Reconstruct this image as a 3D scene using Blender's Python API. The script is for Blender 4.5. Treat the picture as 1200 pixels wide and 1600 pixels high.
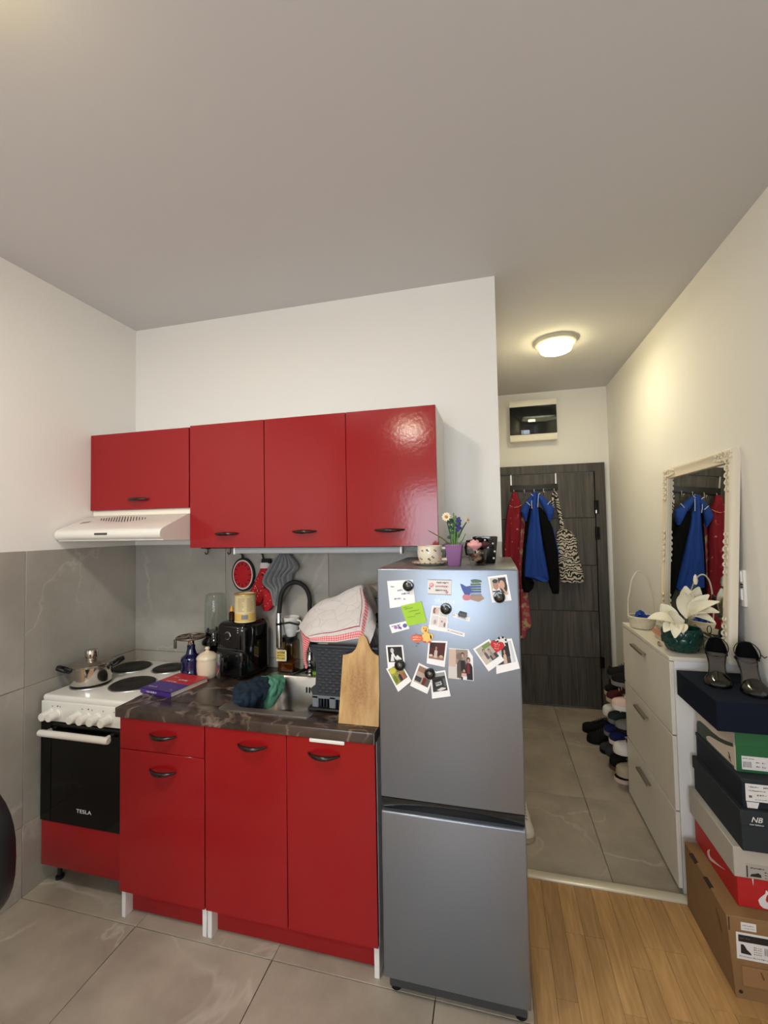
import bpy, bmesh, math, random
from math import sin, cos, pi, radians as R
from mathutils import Vector, Matrix, noise as mnoise
random.seed(7)
SC = bpy.context.scene
COL = SC.collection
for _o in list(bpy.data.objects):
    bpy.data.objects.remove(_o)

# ------------------------------------------------------------------ camera
cd = bpy.data.cameras.new('camera'); cam = bpy.data.objects.new('camera', cd); COL.objects.link(cam)
cd.sensor_fit = 'VERTICAL'; cd.sensor_height = 36.0; cd.lens = 676.54 / 1600 * 36.0
cd.clip_start = 0.02; cd.clip_end = 100
_r = Vector((0.96980579, 0.24318447, -0.01838603)); _u = Vector((0.02694171, -0.03190268, 0.9991278)); _f = Vector((-0.2423858, 0.96945528, 0.03749121))
cam.matrix_world = Matrix(((_r.x, _u.x, -_f.x, 2.0411), (_r.y, _u.y, -_f.y, -2.1198), (_r.z, _u.z, -_f.z, 1.5823), (0, 0, 0, 1)))
SC.camera = cam

# ------------------------------------------------------------------ world, light, exposure
vs = SC.view_settings
SC.display_settings.display_device = 'sRGB'
vs.view_transform = 'Standard'; vs.look = 'None'; vs.gamma = 1.0; vs.use_curve_mapping = False
vs.exposure = 0.0
W = bpy.data.worlds.new('sky'); SC.world = W; W.use_nodes = True
_bg = W.node_tree.nodes['Background']; _bg.inputs['Color'].default_value = (0.80, 0.88, 1.0, 1); _bg.inputs['Strength'].default_value = 13.0
SC.cycles.max_bounces = 10; SC.cycles.diffuse_bounces = 6; SC.cycles.glossy_bounces = 5; SC.cycles.transmission_bounces = 8; SC.cycles.transparent_max_bounces = 12
SC.cycles.caustics_reflective = False; SC.cycles.caustics_refractive = False
SC.cycles.sample_clamp_indirect = 6.0
SC.cycles.use_denoising = True
WIN = (0.85, 2.60, 0.85, 2.15)      # window opening in the wall behind: x0 x1 z0 z1
YB = -4.3                           # inner face of the wall behind
def area_light(name, loc, rot, sx, sy, power, color, shape='RECTANGLE', portal=False):
    l = bpy.data.lights.new(name, 'AREA'); l.shape = shape; l.size = sx; l.size_y = sy; l.energy = power; l.color = color
    o = bpy.data.objects.new(name, l); COL.objects.link(o); o.location = loc; o.rotation_euler = rot
    if portal: l.cycles.is_portal = True
    return o
area_light('window_portal', ((WIN[0]+WIN[1])/2, YB-0.02, (WIN[2]+WIN[3])/2), (R(90), 0, 0), WIN[1]-WIN[0], WIN[3]-WIN[2], 1, (1, 1, 1), portal=True)
ROOM_LAMP = (1.0, -1.67, 2.79); ROOM_POWER = 15; ROOM_COL = (1.0, 0.98, 0.95)
REAR_LAMP = (1.13, -3.45, 2.79); REAR_POWER = 10
HALL_LAMP = (2.473, 0.87, 2.79); HALL_POWER = 5.0; HALL_COL = (1.0, 0.93, 0.70)

# ------------------------------------------------------------------ materials
def lin(c):
    if isinstance(c, str): c = [int(c[i:i+2], 16) for i in (0, 2, 4)]
    return tuple(((v/255/12.92) if v/255 <= 0.04045 else ((v/255+0.055)/1.055)**2.4) for v in c) + (1.0,)
MATS = {}
def mat(name, col, rough=0.5, metal=0.0, var=None, bump=None, trans=0.0, alpha=None, ior=1.45, coat=0.0, emit=None, spec=None, sheen=0.0, stretch=(1, 1, 1), space='Object'):
    if name in MATS: return MATS[name]
    m = bpy.data.materials.new(name); m.use_nodes = True; nt = m.node_tree; b = nt.nodes['Principled BSDF']
    c = lin(col)
    b.inputs['Base Color'].default_value = c; b.inputs['Roughness'].default_value = rough; b.inputs['Metallic'].default_value = metal
    b.inputs['IOR'].default_value = ior
    if trans: b.inputs['Transmission Weight'].default_value = trans
    if alpha is not None: b.inputs['Alpha'].default_value = alpha
    if coat: b.inputs['Coat Weight'].default_value = coat; b.inputs['Coat Roughness'].default_value = 0.08
    if spec is not None: b.inputs['Specular IOR Level'].default_value = spec
    if sheen: b.inputs['Sheen Weight'].default_value = sheen
    if emit: b.inputs['Emission Color'].default_value = lin(emit[0]); b.inputs['Emission Strength'].default_value = emit[1]
    if var or bump:
        tc = nt.nodes.new('ShaderNodeTexCoord'); mp = nt.nodes.new('ShaderNodeMapping'); mp.inputs['Scale'].default_value = stretch
        nt.links.new(tc.outputs['Object'], mp.inputs['Vector'])
    if var:                                   # (scale, second colour, contrast)
        n = nt.nodes.new('ShaderNodeTexNoise'); n.inputs['Scale'].default_value = var[0]; n.inputs['Detail'].default_value = 4
        nt.links.new(mp.outputs['Vector'], n.inputs['Vector'])
        r = nt.nodes.new('ShaderNodeValToRGB'); w = 0.5*(1-var[2])
        r.color_ramp.elements[0].position = 0.5-w*0.6; r.color_ramp.elements[1].position = 0.5+w*0.6
        r.color_ramp.elements[0].color = c; r.color_ramp.elements[1].color = lin(var[1])
        nt.links.new(n.outputs['Fac'], r.inputs['Fac']); nt.links.new(r.outputs['Color'], b.inputs['Base Color'])
    if bump:                                  # (scale, strength)
        n2 = nt.nodes.new('ShaderNodeTexNoise'); n2.inputs['Scale'].default_value = bump[0]; n2.inputs['Detail'].default_value = 3
        nt.links.new(mp.outputs['Vector'], n2.inputs['Vector'])
        bp = nt.nodes.new('ShaderNodeBump'); bp.inputs['Strength'].default_value = bump[1]; bp.inputs['Distance'].default_value = 0.01
        nt.links.new(n2.outputs['Fac'], bp.inputs['Height']); nt.links.new(bp.outputs['Normal'], b.inputs['Normal'])
    MATS[name] = m
    return m
def stone(name, base, dark, vein, rough, vscale=1.4, vwidth=0.012, per_object=True, cloud=2.5, veinmix=0.6):
    """polished or matt stone: clouds and thin ridged veins, shifted for each tile"""
    m = bpy.data.materials.new(name); m.use_nodes = True; nt = m.node_tree; b = nt.nodes['Principled BSDF']; N = nt.nodes.new; L = nt.links.new
    geo = N('ShaderNodeNewGeometry'); oi = N('ShaderNodeObjectInfo')
    add = N('ShaderNodeVectorMath'); add.operation = 'ADD'
    if per_object:
        mul = N('ShaderNodeMath'); mul.operation = 'MULTIPLY'; mul.inputs[1].default_value = 37.0
        cmb = N('ShaderNodeCombineXYZ')
        L(oi.outputs['Random'], mul.inputs[0]); L(mul.outputs[0], cmb.inputs[0]); L(mul.outputs[0], cmb.inputs[1]); L(mul.outputs[0], cmb.inputs[2]); L(cmb.outputs[0], add.inputs[1])
    L(geo.outputs['Position'], add.inputs[0])
    n1 = N('ShaderNodeTexNoise'); n1.inputs['Scale'].default_value = cloud; n1.inputs['Detail'].default_value = 8; n1.inputs['Roughness'].default_value = 0.6; L(add.outputs[0], n1.inputs['Vector'])
    cr = N('ShaderNodeValToRGB'); cr.color_ramp.elements[0].position = 0.32; cr.color_ramp.elements[1].position = 0.68
    cr.color_ramp.elements[0].color = lin(dark); cr.color_ramp.elements[1].color = lin(base); L(n1.outputs['Fac'], cr.inputs['Fac'])
    n2 = N('ShaderNodeTexNoise'); n2.inputs['Scale'].default_value = vscale; n2.inputs['Detail'].default_value = 5; n2.inputs['Distortion'].default_value = 0.8; L(add.outputs[0], n2.inputs['Vector'])
    sb = N('ShaderNodeMath'); sb.operation = 'SUBTRACT'; sb.inputs[1].default_value = 0.5; L(n2.outputs['Fac'], sb.inputs[0])
    ab = N('ShaderNodeMath'); ab.operation = 'ABSOLUTE'; L(sb.outputs[0], ab.inputs[0])
    mr = N('ShaderNodeMapRange'); mr.inputs['From Min'].default_value = 0.0; mr.inputs['From Max'].default_value = vwidth; mr.inputs['To Min'].default_value = 1; mr.inputs['To Max'].default_value = 0; L(ab.outputs[0], mr.inputs['Value'])
    n3 = N('ShaderNodeTexNoise'); n3.inputs['Scale'].default_value = vscale*1.7; n3.inputs['Detail'].default_value = 2; L(add.outputs[0], n3.inputs['Vector'])
    m3 = N('ShaderNodeMapRange'); m3.inputs['From Min'].default_value = 0.40; m3.inputs['From Max'].default_value = 0.68; L(n3.outputs['Fac'], m3.inputs['Value'])
    mu = N('ShaderNodeMath'); mu.operation = 'MULTIPLY'; L(mr.outputs[0], mu.inputs[0]); L(m3.outputs[0], mu.inputs[1])
    mu2 = N('ShaderNodeMath'); mu2.operation = 'MULTIPLY'; mu2.inputs[1].default_value = veinmix; L(mu.outputs[0], mu2.inputs[0])
    mx = N('ShaderNodeMix'); mx.data_type = 'RGBA'; L(mu2.outputs[0], mx.inputs[0]); L(cr.outputs['Color'], mx.inputs[6]); mx.inputs[7].default_value = lin(vein)
    L(mx.outputs[2], b.inputs['Base Color']); b.inputs['Roughness'].default_value = rough
    MATS[name] = m
    return m
def wood(name, c1, c2, rough, scale=(60, 3, 60), per_object=0.35, bumpst=0.08):
    m = bpy.data.materials.new(name); m.use_nodes = True; nt = m.node_tree; b = nt.nodes['Principled BSDF']; N = nt.nodes.new; L = nt.links.new
    geo = N('ShaderNodeNewGeometry'); oi = N('ShaderNodeObjectInfo'); mul = N('ShaderNodeMath'); mul.operation = 'MULTIPLY'; mul.inputs[1].default_value = 53.0
    cmb = N('ShaderNodeCombineXYZ'); L(oi.outputs['Random'], mul.inputs[0]); L(mul.outputs[0], cmb.inputs[0]); L(mul.outputs[0], cmb.inputs[1]); L(mul.outputs[0], cmb.inputs[2])
    add = N('ShaderNodeVectorMath'); add.operation = 'ADD'; L(geo.outputs['Position'], add.inputs[0]); L(cmb.outputs[0], add.inputs[1])
    mp = N('ShaderNodeMapping'); mp.inputs['Scale'].default_value = scale; L(add.outputs[0], mp.inputs['Vector'])
    n = N('ShaderNodeTexNoise'); n.inputs['Scale'].default_value = 1.0; n.inputs['Detail'].default_value = 6; n.inputs['Distortion'].default_value = 1.2; L(mp.outputs[0], n.inputs['Vector'])
    cr = N('ShaderNodeValToRGB'); cr.color_ramp.elements[0].position = 0.3; cr.color_ramp.elements[1].position = 0.7
    cr.color_ramp.elements[0].color = lin(c1); cr.color_ramp.elements[1].color = lin(c2); L(n.outputs['Fac'], cr.inputs['Fac'])
    hs = N('ShaderNodeHueSaturation'); mr = N('ShaderNodeMapRange'); mr.inputs['To Min'].default_value = 1-per_object*0.6; mr.inputs['To Max'].default_value = 1+per_object*0.55
    L(oi.outputs['Random'], mr.inputs['Value']); L(mr.outputs[0], hs.inputs['Value']); L(cr.outputs['Color'], hs.inputs['Color']); L(hs.outputs['Color'], b.inputs['Base Color'])
    b.inputs['Roughness'].default_value = rough
    bp = N('ShaderNodeBump'); bp.inputs['Strength'].default_value = bumpst; bp.inputs['Distance'].default_value = 0.004; L(n.outputs['Fac'], bp.inputs['Height']); L(bp.outputs['Normal'], b.inputs['Normal'])
    MATS[name] = m
    return m
def striped(name, c1, c2, scale, distortion, detail, cut=0.5, rough=0.8, stretch=(1, 1, 1)):
    m = bpy.data.materials.new(name); m.use_nodes = True; nt = m.node_tree; b = nt.nodes['Principled BSDF']; N = nt.nodes.new; L = nt.links.new
    tc = N('ShaderNodeTexCoord'); mp = N('ShaderNodeMapping'); mp.inputs['Scale'].default_value = stretch; L(tc.outputs['Object'], mp.inputs['Vector'])
    w = N('ShaderNodeTexWave'); w.inputs['Scale'].default_value = scale; w.inputs['Distortion'].default_value = distortion; w.inputs['Detail'].default_value = detail; w.inputs['Detail Scale'].default_value = 1.2
    w.bands_direction = 'Z'; L(mp.outputs[0], w.inputs['Vector'])
    cr = N('ShaderNodeValToRGB'); cr.color_ramp.elements[0].position = cut-0.06; cr.color_ramp.elements[1].position = cut+0.06
    cr.color_ramp.elements[0].color = lin(c1); cr.color_ramp.elements[1].color = lin(c2); L(w.outputs['Fac'], cr.inputs['Fac']); L(cr.outputs['Color'], b.inputs['Base Color'])
    b.inputs['Roughness'].default_value = rough
    MATS[name] = m
    return m

m_wall = mat('wall paint', (232, 229, 224), 0.85, bump=(120, 0.02))
m_ceil = mat('ceiling paint', (202, 201, 202), 0.9, bump=(150, 0.02))
m_tile = stone('grey stone tile', (178, 167, 152), (146, 136, 123), (216, 208, 196), 0.42, cloud=3.2, veinmix=.5)
m_wtile = stone('grey wall tile', (172, 167, 158), (146, 141, 133), (200, 196, 188), 0.35, veinmix=.5)
m_grout = mat('grout', (112, 104, 94), 0.9)
m_oak = wood('oak plank', (160, 120, 72), (188, 148, 98), 0.35, scale=(45, 4, 45), per_object=0.22)
m_oakgap = mat('oak gap', (104, 70, 36), 0.8)
m_door = wood('dark ash door', (46, 42, 38), (86, 79, 71), 0.5, scale=(38, 38, 1.6), per_object=0.12, bumpst=0.2)
m_red = mat('red gloss laminate', (146, 20, 25), 0.13, bump=(60, 0.03))
m_red_low = m_red
m_white = mat('white lacquer', (228, 225, 218), 0.35)
m_whitemel = mat('white melamine', (224, 222, 220), 0.5)
m_cream = mat('cream plastic', (236, 230, 214), 0.45)
m_darkbrown = mat('dark brown handle', (34, 18, 16), 0.22)
m_black = mat('black plastic', (16, 16, 18), 0.35)
m_blackgloss = mat('black gloss', (9, 9, 10), 0.08, coat=0.5)
m_blackmatt = mat('black rubber', (20, 20, 21), 0.7)
m_chrome = mat('chrome', (215, 215, 216), 0.12, 1.0)
m_steel = mat('brushed steel', (206, 202, 197), 0.34, 1.0, bump=(300, 0.02))
m_top = stone('dark marble worktop', (78, 64, 56), (36, 29, 26), (158, 138, 122), 0.25, vscale=6, vwidth=0.035, per_object=False, cloud=7, veinmix=0.9)
m_fridge = mat('grey fridge metal', (134, 140, 150), 0.36, 0.8, bump=(500, 0.015))
m_fridgeside = mat('grey fridge side', (120, 122, 128), 0.45, 0.4)
m_paper = mat('white card', (238, 237, 238), 0.45)
def glass(name, tint, rough=0.02, mix=0.12):
    """thin clear pane: mostly see-through, a little mirror"""
    m = bpy.data.materials.new(name); m.use_nodes = True; nt = m.node_tree; N = nt.nodes.new; L = nt.links.new
    nt.nodes.remove(nt.nodes['Principled BSDF']); out = nt.nodes['Material Output']
    t = N('ShaderNodeBsdfTransparent'); t.inputs[0].default_value = lin(tint); g = N('ShaderNodeBsdfGlossy'); g.inputs['Roughness'].default_value = rough
    lw = N('ShaderNodeLayerWeight'); lw.inputs[0].default_value = 0.5; mx = N('ShaderNodeMixShader')
    pw = N('ShaderNodeMath'); pw.operation = 'POWER'; pw.inputs[1].default_value = 3.5; L(lw.outputs['Facing'], pw.inputs[0])
    ml = N('ShaderNodeMath'); ml.operation = 'MULTIPLY_ADD'; ml.inputs[1].default_value = 0.55; ml.inputs[2].default_value = mix*0.35; L(pw.outputs[0], ml.inputs[0]); L(ml.outputs[0], mx.inputs[0])
    L(t.outputs[0], mx.inputs[1]); L(g.outputs[0], mx.inputs[2]); L(mx.outputs[0], out.inputs[0])
    MATS[name] = m
    return m
m_glass = glass('clear glass', (246, 248, 247), .02, .06)
m_smoke = glass('smoked glass', (140, 146, 146), .02, .16)
m_oven = glass('dark oven glass', (100, 100, 97))

# ------------------------------------------------------------------ mesh builder
class M:
    def __init__(s): s.v = []; s.f = []; s.m = []; s.cur = 0; s.T = None
    def add(s, vs, fs):
        o = len(s.v)
        for p in vs:
            p = Vector(p)
            s.v.append(s.T @ p if s.T is not None else p)
        for f in fs: s.f.append([i+o for i in f]); s.m.append(s.cur)
    def mi(s, i): s.cur = i; return s
    def box(s, x0, y0, z0, x1, y1, z1):
        s.add([(x0, y0, z0), (x1, y0, z0), (x1, y1, z0), (x0, y1, z0), (x0, y0, z1), (x1, y0, z1), (x1, y1, z1), (x0, y1, z1)],
              [(0, 3, 2, 1), (4, 5, 6, 7), (0, 1, 5, 4), (1, 2, 6, 5), (2, 3, 7, 6), (3, 0, 4, 7)]); return s
    def rbox(s, x0, y0, z0, x1, y1, z1, r=0.004, seg=2):
        bm = bmesh.new(); bmesh.ops.create_cube(bm, size=1.0)
        for v in bm.verts: v.co = Vector(((x0+x1)/2 + v.co.x*(x1-x0), (y0+y1)/2 + v.co.y*(y1-y0), (z0+z1)/2 + v.co.z*(z1-z0)))
        bmesh.ops.bevel(bm, geom=list(bm.edges), offset=min(r, 0.49*min(x1-x0, y1-y0, z1-z0)), segments=seg, affect='EDGES', profile=0.5)
        bm.verts.index_update()
        s.add([v.co.copy() for v in bm.verts], [[v.index for v in f.verts] for f in bm.faces]); bm.free(); return s
    def loft(s, rings, close=True, cap=True):
        n = len(rings[0]); vs = [p for r in rings for p in r]; fs = []
        for i in range(len(rings)-1):
            for j in range(n if close else n-1):
                k = (j+1) % n; fs.append((i*n+j, i*n+k, (i+1)*n+k, (i+1)*n+j))
        if cap and close: fs.append(tuple(range(n-1, -1, -1))); fs.append(tuple((len(rings)-1)*n+j for j in range(n)))
        s.add(vs, fs); return s
    def lathe(s, prof, c=(0, 0, 0), n=24, ax='z', sx=1.0, sy=1.0, cap=True):
        rings = []
        for r, h in prof:
            ring = []
            for j in range(n):
                a = 2*pi*j/n; x, y = max(r, 1e-5)*cos(a)*sx, max(r, 1e-5)*sin(a)*sy
                p = (x, y, h) if ax == 'z' else ((x, -h, y) if ax == 'y' else (h, x, y))
                ring.append((c[0]+p[0], c[1]+p[1], c[2]+p[2]))
            rings.append(ring)
        return s.loft(rings, cap=cap)
    def tube(s, pts, r, n=8, cap=True, closed=False):
        pts = [Vector(p) for p in pts]; k = len(pts); rr = r if isinstance(r, (list, tuple)) else [r]*k
        up = None; rings = []
        for i, p in enumerate(pts):
            a = pts[(i-1) % k] if (closed or i > 0) else p; b = pts[(i+1) % k] if (closed or i < k-1) else p
            t = (b-a).normalized()
            if up is None:
                up = Vector((0, 0, 1)) if abs(t.z) < 0.9 else Vector((0, 1, 0))
            sd = t.cross(up)
            if sd.length < 1e-4: sd = t.cross(Vector((1, 0, 0.1)))
            sd.normalize(); up = sd.cross(t).normalized()
            rings.append([p + (sd*cos(2*pi*j/n) + up*sin(2*pi*j/n))*rr[i] for j in range(n)])
        if closed: rings.append(rings[0]); cap = False
        return s.loft(rings, cap=cap)
    def cyl(s, p0, p1, r0, r1=None, n=16):
        return s.tube([p0, p1], [r0, r0 if r1 is None else r1], n)
    def ell(s, c, rx, ry, rz, nu=14, nv=8):
        rings = []
        for i in range(nv+1):
            t = pi*i/nv; k = max(sin(t), 1e-3)
            rings.append([(c[0]+rx*k*cos(2*pi*j/nu), c[1]+ry*k*sin(2*pi*j/nu), c[2]-rz*cos(t)) for j in range(nu)])
        return s.loft(rings)
    def prism(s, pts, o, right, up, d0, d1):
        """outline (a, b) in the plane o + a*right + b*up, from depth d0 to d1 along right x up"""
        o, right, up = Vector(o), Vector(right), Vector(up); nn = right.cross(up)
        A = [o+right*a+up*b+nn*d0 for a, b in pts]; B = [o+right*a+up*b+nn*d1 for a, b in pts]
        n = len(pts); fs = [tuple(range(n-1, -1, -1)), tuple(range(n, 2*n))] + [(j, (j+1) % n, (j+1) % n+n, j+n) for j in range(n)]
        s.add(A+B, fs); return s
    def flat(s, pts3): s.add(pts3, [tuple(range(len(pts3)))]); return s
    def sheet(s, ctrl, nu=20, nv=20, th=0.003, wr=0.0, ws=8.0, ridge=False):
        """smooth cloth through a grid of control points, with thickness and wrinkles"""
        def cr(p, t):
            n = len(p)-1; x = min(max(t*n, 0), n-1e-6); i = int(x); f = x-i
            a, b, c, d = p[max(i-1, 0)], p[i], p[i+1], p[min(i+2, n)]
            return 0.5*((2*b)+(c-a)*f+(2*a-5*b+4*c-d)*f*f+(3*b-a-3*c+d)*f**3)
        C = [[Vector(p) for p in row] for row in ctrl]
        G = [[cr([cr(row, u/nu) for row in C], v/nv) for u in range(nu+1)] for v in range(nv+1)]
        Nn = []
        for v in range(nv+1):
            row = []
            for u in range(nu+1):
                du = G[v][min(u+1, nu)]-G[v][max(u-1, 0)]; dv = G[min(v+1, nv)][u]-G[max(v-1, 0)][u]
                k = du.cross(dv); row.append(k.normalized() if k.length > 1e-9 else Vector((0, 0, 1)))
            Nn.append(row)
        A, B = [], []
        for v in range(nv+1):
            for u in range(nu+1):
                p = G[v][u]; w = (wr*(mnoise.noise(p*ws) if not ridge else 0.6-2.0*abs(mnoise.noise(p*ws)))+0.5*wr*mnoise.noise(p*ws*2.3)) if wr else 0
                A.append(p+Nn[v][u]*(w+th/2)); B.append(p+Nn[v][u]*(w-th/2))
        k = (nu+1); n = len(A); fs = []
        for v in range(nv):
            for u in range(nu):
                a = v*k+u; fs.append((a, a+1, a+k+1, a+k)); fs.append((n+a, n+a+k, n+a+k+1, n+a+1))
        for u in range(nu): fs.append((u, n+u, n+u+1, u+1)); a = nv*k+u; fs.append((a, a+1, n+a+1, n+a))
        for v in range(nv): a = v*k; fs.append((a, a+k, n+a+k, n+a)); a = v*k+nu; fs.append((a, n+a, n+a+k, a+k))
        s.add(A+B, fs); s.uvgrid = (nu, nv); return s
    def drape(s, rows, y, d, folds=0.0, k=60.0, n=28, sub=6, phase=0.0, back=0.4):
        """hanging cloth or padded shape: rows (z, x_left, x_right[, y offset]) joined by soft cross-sections"""
        rows = [tuple(r)+(0.0,) if len(r) == 3 else r for r in rows]
        P = []
        for i in range(len(rows)-1):
            for q in range(sub):
                t = q/sub; t2 = t*t*(3-2*t) if False else t
                P.append(tuple(rows[i][c]*(1-t2)+rows[i+1][c]*t2 for c in range(4)))
        P.append(rows[-1]); rings = []
        for z, xl, xr, yo in P:
            xc, hw = (xl+xr)/2, max((xr-xl)/2, 1e-4); ring = []
            for j in range(n):
                a = 2*pi*j/n; cx_, sy_ = cos(a), sin(a)
                x = xc+hw*(abs(cx_)**0.8)*(1 if cx_ > 0 else -1)
                dep = min(d, hw*1.2)
                yy = y+yo-dep*(abs(sy_)**0.7)*(1 if sy_ > 0 else -back)
                if sy_ > 0 and folds: yy += folds*sy_*sin(k*(x-xc)+phase+3.0*mnoise.noise(Vector((x*9, 0, z*4))))
                ring.append((x, yy, z))
            rings.append(ring)
        return s.loft(rings)
    def mesh(s, name):
        me = bpy.data.meshes.new(name); me.from_pydata([tuple(p) for p in s.v], [], s.f); me.update(); return me
    def build(s, name, mats, parent=None, local=False, sharp=38, **props):
        me = s.mesh(name)
        mats = mats if isinstance(mats, (list, tuple)) else [mats]
        for m in mats: me.materials.append(m)
        if len(mats) > 1: me.polygons.foreach_set('material_index', s.m)
        bm = bmesh.new(); bm.from_mesh(me); bmesh.ops.recalc_face_normals(bm, faces=bm.faces) ; bm.to_mesh(me); bm.free()
        me.polygons.foreach_set('use_smooth', [True]*len(me.polygons)); me.set_sharp_from_angle(angle=R(sharp)); me.update()
        return link(name, me, parent, local, **props)
def link(name, data, parent=None, local=False, **props):
    o = bpy.data.objects.new(name, data); COL.objects.link(o)
    if parent is not None:
        o.parent = parent
        if not local: o.matrix_parent_inverse = world_of(parent).inverted()
    for k, v in props.items(): o[k] = v
    return o
def world_of(o):
    loc = Matrix.LocRotScale(o.location, o.rotation_euler, o.scale)
    return (world_of(o.parent) @ o.matrix_parent_inverse @ loc) if o.parent else loc
def thing(name, label, cat, loc=(0, 0, 0), rz=0.0, group=None, rot=None):
    o = bpy.data.objects.new(name, None); COL.objects.link(o); o.location = loc; o.rotation_euler = rot or (0, 0, rz); o.empty_display_size = 0.05
    o['label'] = label; o['category'] = cat
    if group: o['group'] = group
    return o
def tag(o, label, cat, group=None):
    o['label'] = label; o['category'] = cat
    if group: o['group'] = group
    return o
def struct(o): o['kind'] = 'structure'; return o
def text(s, size, name, m, parent, origin, right, up, bold=0.0, shear=0.0, align='CENTER', sx=1.0, local=False):
    c = bpy.data.curves.new(name, 'FONT'); c.body = s; c.size = size; c.offset = bold; c.shear = shear; c.align_x = align; c.extrude = 0.0002
    t = bpy.data.objects.new(name, c); COL.objects.link(t)
    bpy.context.view_layer.update()
    me = bpy.data.meshes.new_from_object(t.evaluated_get(bpy.context.evaluated_depsgraph_get()))
    bpy.data.objects.remove(t); bpy.data.curves.remove(c)
    r, u = Vector(right).normalized(), Vector(up).normalized(); n = r.cross(u)
    me.transform(Matrix(((r.x*sx, u.x, n.x, origin[0]), (r.y*sx, u.y, n.y, origin[1]), (r.z*sx, u.z, n.z, origin[2]), (0, 0, 0, 1))))
    me.materials.clear(); me.materials.append(m)
    return link(name, me, parent, local)
def copy_tree(o, parent=None):
    c = o.copy(); COL.objects.link(c)
    if parent is not None: c.parent = parent
    for ch in list(o.children): copy_tree(ch, c)
    return c
def rrect(x0, y0, x1, y1, r, n=6):
    P = []
    for cx, cy, a0 in ((x1-r, y1-r, 0), (x0+r, y1-r, 90), (x0+r, y0+r, 180), (x1-r, y0+r, 270)):
        for i in range(n+1): a = R(a0+90*i/n); P.append((cx+r*cos(a), cy+r*sin(a)))
    return P
def ellp(cx, cy, rx, ry, n=14): return [(cx+rx*cos(2*pi*i/n), cy+ry*sin(2*pi*i/n)) for i in range(n)]
X, Y, Z = (1, 0, 0), (0, 1, 0), (0, 0, 1); NX, NY = (-1, 0, 0), (0, -1, 0)

# ================================================================== SETTING
XR, YD, H, XP = 3.038, 1.9965, 2.79, 2.082
floor = struct(M().box(-0.12, YB-0.1, -0.10, XR+0.12, YD+0.1, -0.012).build('floor', m_grout))
ceiling = struct(M().box(-0.12, YB-0.1, H, XR+0.12, YD+0.12, H+0.1).build('ceiling', m_ceil))
wall_left = struct(M().box(-0.12, YB-0.1, -0.1, 0.0, 0.12, H).build('wall_left', m_wall))
wall_back = struct(M().box(0.0, 0.0, -0.1, XP, 0.12, H).build('wall_back', m_wall))
wall_hall = struct(M().box(XP-0.12, 0.12, -0.1, XP, YD+0.1, H).build('wall_hallway', m_wall))
wall_far = struct(M().box(XP, YD, -0.1, XR, YD+0.1, H).build('wall_far', m_wall))
wall_right = struct(M().box(XR, YB-0.1, -0.1, XR+0.12, YD+0.1, H).build('wall_right', m_wall))
_m = M()
_m.box(0, YB-0.1, -0.1, WIN[0], YB, H).box(WIN[1], YB-0.1, -0.1, XR, YB, H).box(WIN[0], YB-0.1, -0.1, WIN[1], YB, WIN[2]).box(WIN[0], YB-0.1, WIN[3], WIN[1], YB, H)
struct(_m.build('wall_behind', m_wall))
# window behind the viewer: frame, two panes, sill
win = struct(M().box(WIN[0], YB-0.08, WIN[2], WIN[0]+0.06, YB-0.02, WIN[3]).box(WIN[1]-0.06, YB-0.08, WIN[2], WIN[1], YB-0.02, WIN[3])
             .box(WIN[0], YB-0.08, WIN[2], WIN[1], YB-0.02, WIN[2]+0.06).box(WIN[0], YB-0.08, WIN[3]-0.06, WIN[1], YB-0.02, WIN[3])
             .box(1.685, YB-0.08, WIN[2], 1.765, YB-0.02, WIN[3]).build('window_1', m_white))
for a, b in ((WIN[0]+0.06, 1.685), (1.765, WIN[1]-0.06)):
    M().box(a, YB-0.055, WIN[2]+0.06, b, YB-0.05, WIN[3]-0.06).build('pane', m_glass, win)
M().rbox(WIN[0]-0.05, YB-0.02, WIN[2]-0.03, WIN[1]+0.05, YB+0.12, WIN[2], 0.005).build('window_sill', m_white, win)

# tiles: every one an object, joints recessed
J = 0.0013
def ftile(x0, y0, x1, y1): M().rbox(x0+J, y0+J, -0.012, x1-J, y1-J, 0.0, 0.0012, 1).build('floor_tile', m_tile, floor)
for xs in ((0, .605), (.605, 1.21), (1.21, 1.812), (1.812, 2.13)):
    for ys in ((-.62, 0), (-1.22, -.62), (-1.82, -1.22)): ftile(xs[0], ys[0], xs[1], ys[1])
for xs in ((2.082, 2.515), (2.515, 3.038)):
    for ys in ((0.02, .645), (.645, 1.49), (1.49, 1.9965)): ftile(xs[0], ys[0], xs[1], ys[1])
# oak strip floor
M().box(2.13, YB, -0.012, XR, 0.0, -0.004).box(0, YB, -0.012, 2.13, -1.82, -0.004).build('plank_underlay', m_oakgap, floor)
x = 2.137; rowi = 0
while x < XR-0.005:
    x1 = min(x+0.0685, XR-0.002); y = 0.0-random.random()*0.3; prev = -0.022
    while prev > -2.6:
        y = max(prev-random.choice((0.24, 0.33, 0.42, 0.5)), -2.62)
        M().rbox(x+0.0003, y+0.0003, -0.004, x1-0.0003, prev-0.0003, 0.0, 0.0005, 1).build('plank', m_oak, floor)
        prev = y
    x = x1
M().box(2.137, YB, -0.004, XR, -2.62, 0.0).build('far_planks', m_oak, floor)['kind'] = 'stuff'
M().box(0, YB, -0.004, 2.137, -1.822, 0.0).build('far_planks', m_oak, floor)['kind'] = 'stuff'
struct(M().rbox(2.128, -1.82, -0.004, 2.137, -0.02, 0.004, 0.002).build('trim_1', mat('floor joint strip', (150, 120, 84), 0.4)))
struct(M().rbox(2.082, -0.022, -0.004, 3.03, 0.022, 0.009, 0.004).build('trim_2', mat('threshold strip', (226, 218, 198), 0.3, 0.3)))
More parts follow.
